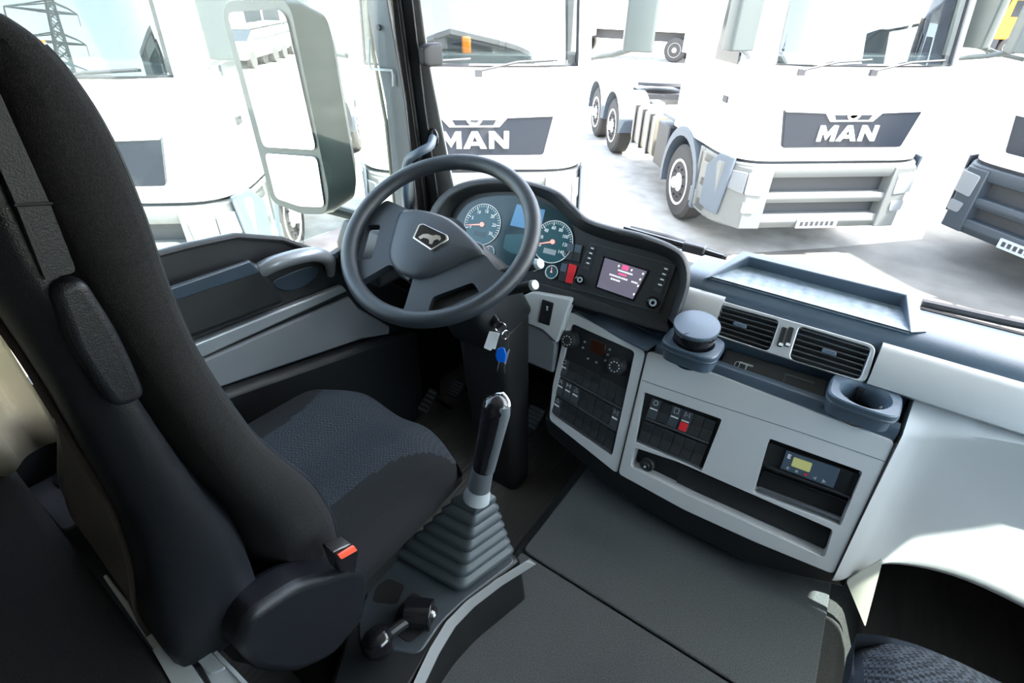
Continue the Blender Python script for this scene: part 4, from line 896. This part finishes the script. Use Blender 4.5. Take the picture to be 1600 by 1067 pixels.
p0 = at(575, 383, y=1.0); bm = B(); tube(bm, [at(640, 372, y=.93), p0], [.007, .012], 12); obj('stalk', bm, softblack, col)
# keys
kc = at(779, 508, y=.90)
bm = B(); cyl(bm, kc + V((-.04, .02, .01)), kc + V((-.002, 0, 0)), .014); obj('ignition_barrel', bm, gloss, col)
ky = thing('key_bunch', 'key bunch with white tag and blue key hanging from the ignition', 'keys', kc)
bm = B(); tube(bm, circ(at(782, 511, y=.885), (.6, -1, .2), .013, 20), .0014, 6, True); tube(bm, circ(at(790, 523, y=.885), (1, -.3, .2), .011, 20), .001, 6, True); obj('key_ring', bm, chrome, ky)
KP = Plane(at(775, 530, y=.89), (.3, -1, .25))
def kpoly(L, m, nm, th=.002, bv=.0005): bm = B(); slab(bm, rnd(KP.pts(L), .003), KP.n, 0, th); return obj(nm, bm, m, ky, bevel=bv)
kpoly([(765, 517), (781, 520), (774, 546), (770, 544), (767, 548), (756, 543)], white, 'key_tag')
kpoly([(777, 545), (782, 542), (789, 543), (792, 552), (790, 566), (778, 564), (775, 555)], bluep, 'blue_key_head', .006, .002)
kpoly([(779, 565), (781, 566), (778, 580), (776, 579)], chrome, 'key_blade'); kpoly([(787, 566), (789, 566), (790, 583), (788, 582)], chrome, 'key_blade')
kpoly([(794, 546), (797, 545), (790, 570), (788, 566)], silver, 'key_blade')
bm = B(); tube(bm, [at(788, 516, y=.885), at(794, 530, y=.885), at(794, 548, y=.885)], .0014, 6); tube(bm, [at(784, 520, y=.885), at(781, 532, y=.885), at(783, 544, y=.885)], .0014, 6); obj('key_loop', bm, steel, ky)

# ================================================================== PEDALS, mats
def pedal(px, py, z, w, d, label):
    c = at(px, py, z=z); t = thing('pedal', label, 'pedal', (c.x, c.y, FZ + .001)); n = V((0, -.55, .83)).normalized(); u = V((1, 0, 0)); v = n.cross(u)
    bm = B(); slab(bm, rnd([c + u * a * w + v * b_ * d for a, b_ in ((-1, -1), (1, -1), (1, 1), (-1, 1))], .01), n, -.012, 0); obj('pedal_pad', bm, blackp, t, bevel=.003)
    bm = B()
    for k in range(5): q = c + v * d * (-.75 + k * .37); slab(bm, [q + u * -w * .85 + v * -.004, q + u * w * .85 + v * -.004, q + u * w * .85 + v * .004, q + u * -w * .85 + v * .004], n, 0, .004)
    obj('pedal_ribs', bm, midgrey, t)
    bm = B(); tube(bm, [c - n * .01, c + V((0, .05, -.03)), V((c.x, c.y + .12, FZ + .0))], .010, 8); obj('pedal_arm', bm, steel, t)
pedal(833, 652, 1.44, .036, .045, 'ribbed accelerator pedal right of the steering column'); pedal(712, 607, 1.46, .03, .035, 'brake pedal just left of the steering column'); pedal(668, 626, 1.45, .022, .05, 'clutch pedal behind the front edge of the driver seat')
mseam = [at(820, 872, z=TZ), at(1158, 1075, z=TZ)]
bm = B(); ys = (mseam[0].y + mseam[1].y) / 2
slab(bm, rnd([V((-.285, ys + .003, TZ)), V((.42, ys + .003, TZ)), V((.40, 1.35, TZ)), V((-.285, 1.35, TZ))], .02), (0, 0, 1), .001, .012)
o = obj('carpet_mat', bm, carpet, bevel=.004); tag(o, 'grey carpet mat on the engine tunnel below the centre console', 'mat')
bm = B(); slab(bm, rnd([V((-.285, -.5, TZ)), V((.42, -.5, TZ)), V((.42, ys - .003, TZ)), V((-.285, ys - .003, TZ))], .01), (0, 0, 1), .001, .012)
o = obj('carpet_mat', bm, carpet, bevel=.004); tag(o, 'grey carpet mat on the engine tunnel beside the gear lever', 'mat')

# ================================================================== GEAR CONSOLE
GZ = 1.66
gc = thing('gear_console', 'slate console with park brake lever beside the driver seat', 'console', (-.35, .4, TZ - .06))
GP = Plane((0, .45, GZ), (0, -.06, 1))
bm = B(); ot = rnd(GP.pts([(603, 878), (637, 856), (760, 830), (818, 872), (735, 940), (700, 978), (665, 1030), (632, 1090), (508, 1090), (546, 968), (568, 903)]), .02)
loft(bm, [[V((p.x, p.y, TZ - .06)) + V(((p.x + .37) * .12, (p.y - .45) * .1, 0)) for p in ot], [p - V((0, 0, .012)) for p in ot], [p.lerp(V((-.36, .42, GZ)), .05) for p in ot]]); gb = obj('console_body', bm, blackp, gc, bevel=.004)
bm = B(); tp = rnd(GP.pts([(607, 884), (637, 862), (760, 835), (808, 876), (728, 936), (690, 972), (655, 1024), (560, 1010), (560, 965), (580, 905)], .002), .02); slab(bm, tp, GP.n, -.01, .001); obj('top_plate', bm, mat('console_top', (.036, .046, .056), .36, bump=.2, bscale=800), gc, bevel=.004)
bm = B()
tr = [(826, 874, .012), (775, 905, .014), (730, 938, .016), (700, 968, .018), (675, 1008, .02), (650, 1060, .022), (640, 1100, .024)]
loft(bm, [[GP.at(a, b_, .002), GP.at(a - 4, b_ + w_ * 200, .006), GP.at(a + 12, b_ + w_ * 600, -.02), GP.at(a + 12, b_ + w_ * 600, -.10), GP.at(a, b_, -.10)] for a, b_, w_ in tr]); obj('side_trim', bm, mat('console_trim', (.22, .23, .24), .5), gc, bevel=.003, label='grey side trim')
bm = B(); q = GP.pts([(607, 898), (640, 912), (624, 950), (575, 945), (583, 915)], .002); plate(bm, rnd(q, .012), [rnd([p.lerp(sum(q, V()) / 5, .16) for p in q], .01)], GP.n, .001, .03); obj('coin_pocket', bm, midgrey, gc, bevel=.001)
bm = B(); q = GP.pts([(607, 898), (640, 912), (624, 950), (575, 945), (583, 915)], .0035); cq = sum(q, V()) / 5; slab(bm, rnd([p.lerp(cq, .2) for p in q], .01), GP.n, -.002, .0); obj('pocket_mat', bm, deep, gc)
bm = B(); q = GP.pts([(645, 925), (686, 950), (675, 975), (640, 1005), (610, 985), (622, 950)], .004); slab(bm, rnd(q, .01), GP.n, -.003, .001); obj('brake_plate', bm, deep, gc)
pb0 = thing('park_brake_lever', 'black knobbed park brake valve on the console by the seat', 'lever', GP.at(655, 965))
bm = B(); c0 = GP.at(655, 962, .01); c0 = c0 + V((0, 0, .008)); cyl(bm, c0 + V((-.024, -.014, .0)), c0 + V((.024, .014, .0)), .031, seg=28); obj('valve_barrel', bm, gloss, pb0, bevel=.002)
bm = B(); slab(bm, GP.pts([(657, 945), (680, 957), (677, 961), (654, 949)], .022), GP.n, -.012, .004); obj('valve_mark', bm, white, pb0)
kp_ = GP.at(592, 1003, .035); bm = B(); tube(bm, [c0, c0.lerp(kp_, .5) + V((0, 0, .004)), kp_], .011, 10); obj('valve_arm', bm, blackp, pb0)
bm = B(); d = (kp_ - c0).normalized(); lathe(bm, kp_ - d * .012, d, [(-.014, .012), (-.008, .026), (.006, .031), (.028, .029), (.042, .018), (.047, .003)], 24); obj('valve_knob', bm, gloss, pb0, angle=60)

# gear lever
gl = thing('gear_lever', 'gear lever with chrome-capped black knob and ribbed rubber boot', 'gear lever', (-.36, .57, GZ))
bl, bb, br, bt_ = at(612, 866, z=GZ + .01), at(719, 928, z=GZ + .01), at(806, 863, z=GZ + .01), at(735, 815, z=GZ + .01)
topc = at(746, 772, y=.585); axis_top = at(775, 640, y=.62)
base_c = (bl + br) / 2
fx, fy = .105, .085
base = rnd([bl, bb, br, bt_], .022, 5)
def ring(k, s): 
    c = (sum(base, V()) / len(base)); cc = c.lerp(topc, k); zz = cc.z
    return [V((cc.x + (p.x - c.x) * s, cc.y + (p.y - c.y) * s, zz)) for p in base]
rings = []; NB = 7
for i in range(NB):
    k0 = i / NB; s0 = 1 - .74 * (i / NB) ** .95; s1 = 1 - .74 * ((i + 1) / NB) ** .95
    rings += [ring(k0 + .0, s0 * .90), ring(k0 + .012, s0 * 1.0), ring(k0 + .05, s0 * 1.015), ring(k0 + .085, s0 * .97), ring(k0 + .128, (s0 + s1) / 2 * .86)]
rings.append(ring(1.0, .17))
bm = B(); loft(bm, rings); obj('boot', bm, boot, gl, angle=55, label='ribbed rubber boot')
ax = (axis_top - topc).normalized()
bm = B(); lathe(bm, topc - ax * .01, ax, [(0, .031), (.012, .028), (.03, .023), (.034, .022)], 28); obj('collar_ring', bm, lightgrey, gl)
bm = B(); lathe(bm, topc + ax * .022, ax, [(0, .025), (.03, .0235), (.055, .0225), (.057, .02)], 28); obj('collar', bm, midgrey, gl)
bm = B(); L_ = (at(782, 620, y=.63) - topc).length; lathe(bm, topc + ax * .075, ax, [(0, .022), (.02, .0235), (.07, .0255), (L_ - .115, .0285), (L_ - .095, .0285), (L_ - .082, .024), (L_ - .073, .012), (L_ - .07, .001)], 32); obj('knob', bm, gloss, gl, angle=50)
bm = B(); s0 = V((.010, .012, 0)); tube(bm, [topc + ax * h + V((.013, -.002, .002)) for h in (.078, .12, .16, L_ - .03, L_ - .01)], [.014, .0155, .0165, .019, .015], 14); obj('knob_side', bm, midgrey, gl)
bm = B(); tk = topc + ax * (L_ - .002); tube(bm, [tk + V((.022 * math.cos(a), .014 * math.sin(a), .002 - .012 * abs(math.cos(a)))) for a in [k * math.pi / 14 for k in range(15)]], .0045, 10); obj('knob_cap', bm, chrome, gl)

# ================================================================== DRIVER SEAT
ds = thing('driver_seat', 'charcoal fabric driver seat with tall backrest and black shell', 'seat', (-.6, .35, FZ + .001))
# cushion
def cush(cx, w, y0, y1, zt_, zb):
    def top(a, b_):
        x = cx + (a - .5) * w; y = y0 + b_ * (y1 - y0); e = abs(a - .5) * 2
        rf = .045 * max(0, (b_ - .8) / .2) ** 2; xx = cx + (a - .5) * w * (1 - .10 * max(0, b_ - .6) ** 1.2)
        yy = y - .05 * e ** 3 * b_
        return V((xx, yy, zt_ + .018 * math.sin(math.pi * min(1, e * 1.1)) ** 2 - .03 * max(0, e - .85) / .15 - rf - .012 * (1 - e) * (1 - b_)))
    return top
topf = cush(-.605, .50, .14, .64, 1.925, 1.78)
bm = B(); g = gridf(bm, topf, 64, 64)
bm.faces.ensure_lookup_table()
for k, f in enumerate(bm.faces):
    i, j = k // 64, k % 64; a, b_ = (i + .5) / 64, (j + .5) / 64
    wdt = .27 + .18 * max(0, (b_ - .55) / .45) ** 2.2
    f.material_index = 1 if abs(a - .5) < wdt else 0
per = [g[i][0] for i in range(65)] + [g[64][j] for j in range(1, 65)] + [g[i][64] for i in range(63, -1, -1)] + [g[0][j] for j in range(63, 0, -1)]
prev = per
for k, (dz, s) in enumerate(((-.025, 1.01), (-.05, 1.0), (-.075, .92))):
    nr = [bm.verts.new(V((-.605 + (v.co.x + .605) * s, .39 + (v.co.y - .39) * s, 1.90 + dz))) for v in per]
    for i in range(len(per)): bm.faces.new((prev[i], prev[(i + 1) % len(per)], nr[(i + 1) % len(per)], nr[i]))
    prev = nr
bm.faces.new(prev)
obj('seat_cushion', bm, [fabric3, fabric2], ds, angle=60)
bm = B(); loft(bm, [rnd([V((-.605 + sx * .25 * k, .38 + sy * .24 * k, z)) for sx, sy in ((-1, -1), (1, -1), (1, 1), (-1, 1))], .05, 4) for z, k in ((1.835, .68), (1.70, .64), (1.5, .64), (FZ + .01, .7))]); obj('seat_base', bm, deep, ds)
# backrest
st = [  # (front y,z) (seam y,z) (rear y,z)
    ((.272, 1.905), (.175, 1.955), (.03, 1.93)), ((.305, 1.975), (.185, 2.03), (.03, 2.03)), ((.288, 2.10), (.178, 2.12), (.052, 2.12)), ((.248, 2.19), (.160, 2.20), (.066, 2.21)), ((.212, 2.27), (.147, 2.285), (.068, 2.30)), ((.188, 2.40), (.135, 2.38), (.070, 2.41)), ((.184, 2.49), (.124, 2.48), (.068, 2.49)),
    ((.187, 2.57), (.118, 2.55), (.066, 2.56)), ((.186, 2.63), (.118, 2.62), (.072, 2.62)), ((.180, 2.675), (.126, 2.675), (.08, 2.67)), ((.168, 2.712), (.132, 2.71), (.09, 2.70)), ((.150, 2.733), (.132, 2.735), (.10, 2.725))]
XR, XL = -.375, -.835; XM = (XR + XL) / 2
def mir(P): return P + [V((2 * XM - p.x, p.y, p.z)) for p in P[::-1]]
fr, sr, rr_ = [], [], []
for k, ((fy_, fz_), (sy_, sz_), (ry_, rz_)) in enumerate(st):
    tp = max(0, (k - 7) / 4); ins = .035 * tp ** 2; xr = XR - ins
    lerp2 = lambda t: (sy_ + (fy_ - sy_) * t, sz_ + (fz_ - sz_) * t)
    fy_ += .012 * min(1, max(0, (fz_ - 2.15) / .1)); a1, a2, a3 = lerp2(.45), lerp2(.85), lerp2(1.0)
    cfy = sy_ + (fy_ - sy_) * .55 - .0
    fr.append(mir([V((xr - .008, sy_ - .008, sz_)), V((xr, a1[0], a1[1])), V((xr - .004, a2[0], a2[1])), V((xr - .022, a3[0], a3[1])), V((xr - .05, a3[0] - .004, a3[1])), V((xr - .085, cfy + .01, fz_)), V((xr - .13, cfy, fz_))]))
    sr.append(mir([V((xr + .003, sy_ + .004, sz_)), V((xr + .004, (sy_ * .6 + ry_ * .4), sz_ * .6 + rz_ * .4)), V((xr - .012, ry_ + .01, rz_)), V((xr - .035, ry_, rz_)), V((xr - .09, ry_ + .002, rz_)), V((xr - .15, ry_ + .012, rz_))]))
    q_ = sr[-1]; nq = len(q_)
    for i_ in range(nq // 2, nq): q_[i_].y = max(q_[i_].y, ry_ * (1.30 + .5 * (i_ - nq // 2) / (nq / 2)) + .012) if i_ < nq - 1 else q_[i_].y
def dense(R, n=44): 
    cols_ = [catmull([r[i] for r in R], n) for i in range(len(R[0]))]; return [[c[j] for c in cols_] for j in range(n)]
bm = B(); loft(bm, dense(fr)); bk_ = obj('backrest', bm, fabric, ds, sub=1)
bm = B(); loft(bm, dense(sr)); sh = obj('backrest_shell', bm, shellm, ds, sub=1)
# shell panels
SPx = Plane((XR + .004, 0, 0), (1, 0, 0))
bm = B(); P = SPx.pts([(-60, 30), (0, 150), (78, 322), (118, 424), (92, 430), (70, 440), (24, 322), (-30, 200)]); slab(bm, rnd(P, .006), (1, 0, 0), -.012, .003); obj('shell_panel', bm, shellm, ds, bevel=.003, label='smooth upper shell panel')
bm = B(); P = SPx.pts([(72, 446), (124, 428), (176, 510), (200, 560), (222, 612), (196, 628), (168, 630), (110, 545)]); slab(bm, rnd(P, .012), (1, 0, 0), -.012, .012); obj('shell_panel', bm, shellm, ds, bevel=.008, seg=4)
bm = B(); tube(bm, SPx.pts([(22, 321), (82, 318)], .0045), .0012, 5); obj('shell_joint', bm, deep, ds)
DF = dense(fr, 60)
lim = lambda r_, i: (r_[i - 1] + r_[i] * 6 + r_[i + 1]) / 8
bm = B(); tube(bm, [lim(r_, 3) for r_ in DF[4:54]], .0016, 5); obj('fabric_stitching', bm, wheelm, ds)
# lower recliner cover
RC = Plane((XR + .01, 0, 0), (1, 0, 0))
bm = B(); P = RC.pts([(400, 920), (445, 893), (500, 880), (540, 868), (560, 880), (556, 900), (552, 950), (500, 1010), (440, 1035), (380, 1030), (350, 990), (370, 940)])
slab(bm, rnd(P, .02), (1, 0, 0), -.03, .035); obj('recliner_cover', bm, shellm, ds, bevel=.015, seg=4)
bm = B(); P = RC.pts([(340, 1010), (370, 980), (400, 940), (560, 900), (572, 890), (540, 960), (480, 1035), (430, 1060), (380, 1050)]); slab(bm, P, (1, 0, 0), -.2, -.02); obj('seat_frame', bm, deep, ds, bevel=.01)
bk = Plane((XR + .055, 0, 0), (1, 0, 0)); bm = B(); P = bk.pts([(518, 862), (550, 848), (560, 862), (554, 895), (530, 893)]); slab(bm, P, (1, 0, 0), -.025, .002); bu = obj('belt_buckle', bm, gloss, ds, bevel=.003)
bm = B(); P = bk.pts([(526, 866), (551, 851), (556, 858), (531, 872)], .003); slab(bm, rnd(P, .002), (1, 0, 0), 0, .004); obj('buckle_button', bm, orange, bu, bevel=.001, label='orange-red release button')
# rear cloth of the seat
bm = B(); DS = dense(sr, 40); loft(bm, [[p + V((0, -.006, 0)) for p in r_[4:8]] + [p + V((0, .01, 0)) for p in r_[4:8][::-1]] for r_ in DS[2:36]]); obj('rear_cover', bm, brown, ds)

# ================================================================== PASSENGER SEAT
ps = thing('passenger_seat', 'navy passenger seat with checked front edge at the lower right corner', 'seat', (.7, .35, FZ + .001))
zc = 1.93; pf = [at(1345, 1090, z=zc), at(1356, 1000, z=zc), at(1392, 966, z=zc), at(1450, 985, z=zc), at(1520, 1020, z=zc), at(1610, 1066, z=zc), at(1700, 1110, z=zc)]
x0 = min(p.x for p in pf) ; yf = max(p.y for p in pf)
W_ = .50
def ptop(a, b_):
    x = x0 + a * W_; e = abs(a - .5) * 2; yfr = yf - .05 - .045 * e ** 4 + .05; y = .05 + b_ * (yfr - .05); rf = .05 * max(0, (b_ - .82) / .18) ** 2
    return V((x, y, zc + .02 * math.sin(math.pi * min(1, e)) ** 2 - .03 * max(0, e - .85) / .15 - rf))
bm = B(); g = gridf(bm, ptop, 56, 56); bm.faces.ensure_lookup_table()
for k, f in enumerate(bm.faces):
    b_ = (k % 56 + .5) / 56; a = (k // 56 + .5) / 56; f.material_index = 1 if (b_ > .74 and a > .02) else 0
per = [g[i][0] for i in range(57)] + [g[56][j] for j in range(1, 57)] + [g[i][56] for i in range(55, -1, -1)] + [g[0][j] for j in range(55, 0, -1)]
prev = per; cxp, cyp = x0 + W_ / 2, .35
for dz, s in ((-.04, 1.02), (-.10, 1.0), (-.14, .92)):
    nr = [bm.verts.new(V((cxp + (v.co.x - cxp) * s, cyp + (v.co.y - cyp) * s, zc + dz))) for v in per]
    for i in range(len(per)): bm.faces.new((prev[i], prev[(i + 1) % len(per)], nr[(i + 1) % len(per)], nr[i]))
    prev = nr
bm.faces.new(prev); obj('seat_cushion', bm, [navyf, checkf], ps, angle=60)
bm = B(); span(bm, (x0 + .05, .08, TZ + .013), (x0 + W_ - .02, yf - .12, zc - .13)); obj('seat_base', bm, deep, ps, bevel=.02)
bm = B(); loft(bm, [rnd([V((x0 + .01, y, z)), V((x0 + W_ - .01, y, z)), V((x0 + W_ - .01, y - .12, z)), V((x0 + .01, y - .12, z))], .05, 4) for y, z in ((.03, 1.9), (.0, 2.1), (-.06, 2.4), (-.12, 2.62))]); obj('backrest', bm, navyf, ps, bevel=.02)

# ================================================================== BUNK, latch, box, curtain
bz = 1.96; pb1, pb2 = at(0, 703, z=bz), at(276, 1067, z=bz)
yb = .5 * (pb1.y + pb2.y)
bm = B(); u = (pb2 - pb1).normalized(); a_, b_ = pb1 - u * .3, pb2 + u * .18
prism(bm, [a_, b_, b_ + V((0, -.7, 0)), a_ + V((0, -.7, 0))], V((0, 0, -.12))); bkm = obj('bunk_mattress', bm, fabric, bevel=.02, seg=4); tag(bkm, 'dark fabric bunk mattress edge behind the driver seat', 'bunk')
bm = B(); a2, b2 = at(160, 900, z=bz - .01), at(292, 1090, z=bz - .01); nn_ = V((-(b2 - a2).y, (b2 - a2).x, 0)).normalized(); prism(bm, [a2, b2, b2 + nn_ * .012, a2 + nn_ * .006], V((0, 0, -.03)))
lt = thing('bunk_latch', 'pale grey plastic latch on the bunk edge at the bottom left', 'latch', at(300, 1040, z=bz)); obj('edge_rail', bm, lightgrey, lt, bevel=.002)
LP = Plane(at(300, 1030, z=bz + .0), (0, -.1, 1))
bm = B(); q = LP.pts([(238, 1015), (250, 1007), (262, 1016), (280, 1006), (276, 1000), (306, 982), (405, 1085), (292, 1110)]); ctr_ = LP.pts([(287, 1020), (312, 998), (385, 1075), (330, 1085)]); plate(bm, q, [rnd(ctr_, .004)], LP.n, .03, .02); obj('latch_frame', bm, lightgrey, lt, bevel=.002)
bm = B(); q = LP.pts([(297, 1020), (318, 1007), (355, 1045), (330, 1056)], -.003); slab(bm, rnd(q, .005), LP.n, -.01, .006); obj('latch_button', bm, clearish, lt, bevel=.002)
bm = B(); q = LP.pts([(316, 1040), (352, 1032), (382, 1066), (342, 1088)], -.006); slab(bm, rnd(q, .005), LP.n, -.01, .004); obj('latch_insert', bm, lightgrey, lt, bevel=.002)
bzz = 1.87; q = [at(36, 765, z=bzz), at(112, 736, z=bzz), at(168, 778, z=bzz), at(88, 826, z=bzz)]
sb = thing('storage_box', 'dark plastic box with oval catch behind the driver seat', 'box', (q[0].x, q[0].y, FZ + .001))
bm = B(); prism(bm, rnd([V((q[0].x, q[3].y, bzz)), V((q[2].x + .02, q[3].y, bzz)), V((q[2].x + .02, q[1].y, bzz)), V((q[0].x, q[1].y, bzz))], .015), V((0, 0, FZ + .002 - bzz))); obj('box_body', bm, slate if False else blackp, sb, bevel=.006)
bm = B(); c0 = at(97, 752, z=bzz); prism(bm, [c0 + V((.028 * math.cos(k * math.pi / 10), .014 * math.sin(k * math.pi / 10), .001)) for k in range(20)], V((0, 0, .006))); obj('box_catch', bm, gloss, sb, bevel=.002)
# floor rail and grey panel between seat and bunk
bm = B(); q0 = at(230, 893, z=1.45); q1 = at(135, 935, z=1.45); tube(bm, [q0, q1], .004, 6); o = obj('seat_rail', bm, lightgrey); o['kind'] = 'structure'; o.name = 'trim_6'
bm = B(); cz0, cz1 = 1.965, 2.98
def cf_(a, b_):
    y = -.30 + .42 * a; x = -1.03 + .022 * math.sin(a * 26) + .02 * math.sin(b_ * 3); return V((x, y, cz0 + (cz1 - cz0) * b_ + .006 * math.sin(a * 40) * (1 - b_)))
gridf(bm, cf_, 60, 10); bmesh.ops.solidify(bm, geom=bm.faces[:], thickness=.004)
o = obj('curtain', bm, curt, angle=180); tag(o, 'beige cab curtain hanging behind the driver door', 'curtain')

# ================================================================== EXTERIOR MIRROR, WIPERS
em = thing('door_mirror', 'tall grey exterior door mirror with main and wide-angle glass', 'mirror', MP.at(450, 320))
hs_ = [(350, 26), (358, 8), (440, 2), (455, 22), (512, 300), (508, 330), (470, 330), (425, 312)]
bm = B(); f = [MP.at(a, b_, .004) for a, b_ in hs_]; cen = sum(f, V()) / len(f); dpt = V((.05, .12, .0))
hf = rnd([p + (p - cen) * .035 for p in f], .03, 4)
loft(bm, [hf, [p + dpt * .25 for p in hf], [cen + (p - cen) * .9 + dpt * .8 for p in hf], [cen + (p - cen) * .7 + dpt for p in hf]]); mh = obj('mirror_housing', bm, mirrorh, em, bevel=.006)
bm = B(); slab(bm, rnd(MP.pts([(357, 20), (437, 14), (449, 27), (495, 234), (413, 229)], .006), .02), MP.n, 0, .004); obj('main_glass', bm, mirg, em)
WM = Plane(MP.at(460, 280), (.30, -.93, -.16))
bm = B(); slab(bm, rnd(MP.pts([(415, 239), (496, 245), (508, 323), (470, 322), (432, 309)], .006), .02), MP.n, 0, .004); obj('wide_glass', bm, mirg, em)
bm = B(); e = MP.at(500, 322, -.1); tube(bm, [e, e + V((.1, .1, -.05)), V((-1.14, 1.32, 2.08))], .022, 10); tube(bm, [MP.at(440, 5, -.12), V((-1.2, 1.3, 3.05))], .02, 8); obj('mirror_bracket', bm, mirrorh, em)
def wiper(L1, L2, label, y=1.60):
    t = thing('wiper', label, 'wiper', at(*L1[0], y=y), 'windscreen wipers')
    bm = B(); tube(bm, [at(a, b_, y=y) for a, b_ in L1], .012, 8); obj('wiper_arm', bm, steel, t)
    bm = B(); tube(bm, [at(a, b_, y=y - .02) for a, b_ in L2], .009, 6); tube(bm, [at(a, b_ + 5, y=y - .03) for a, b_ in L2], .004, 5); obj('wiper_blade', bm, gloss, t)
    bm = B(); m_ = at(*L2[len(L2) // 2], y=y - .02); box(bm, m_, (.07, .03, .03)); obj('wiper_joint', bm, steel, t, bevel=.005)
wiper([(985, 358), (1040, 371), (1135, 404)], [(975, 357), (1050, 378), (1085, 388), (1130, 402)], 'black wiper at the glass base beside the radio hood')
wiper([(1440, 473), (1500, 486), (1580, 504), (1640, 516)], [(1446, 492), (1500, 503), (1560, 522), (1640, 548)], 'black wiper at the glass base right of the dash tray')
bm = B(); prism(bm, [V((-1.1, 1.45, 1.9)), V((-1.1, 1.45, 2.03)), V((-1.1, 1.56, 2.035)), V((-1.1, 1.63, 2.0)), V((-1.1, 1.63, 1.9))], V((2.2, 0, 0))); struct('trim_7', bm, deep, bevel=.01)
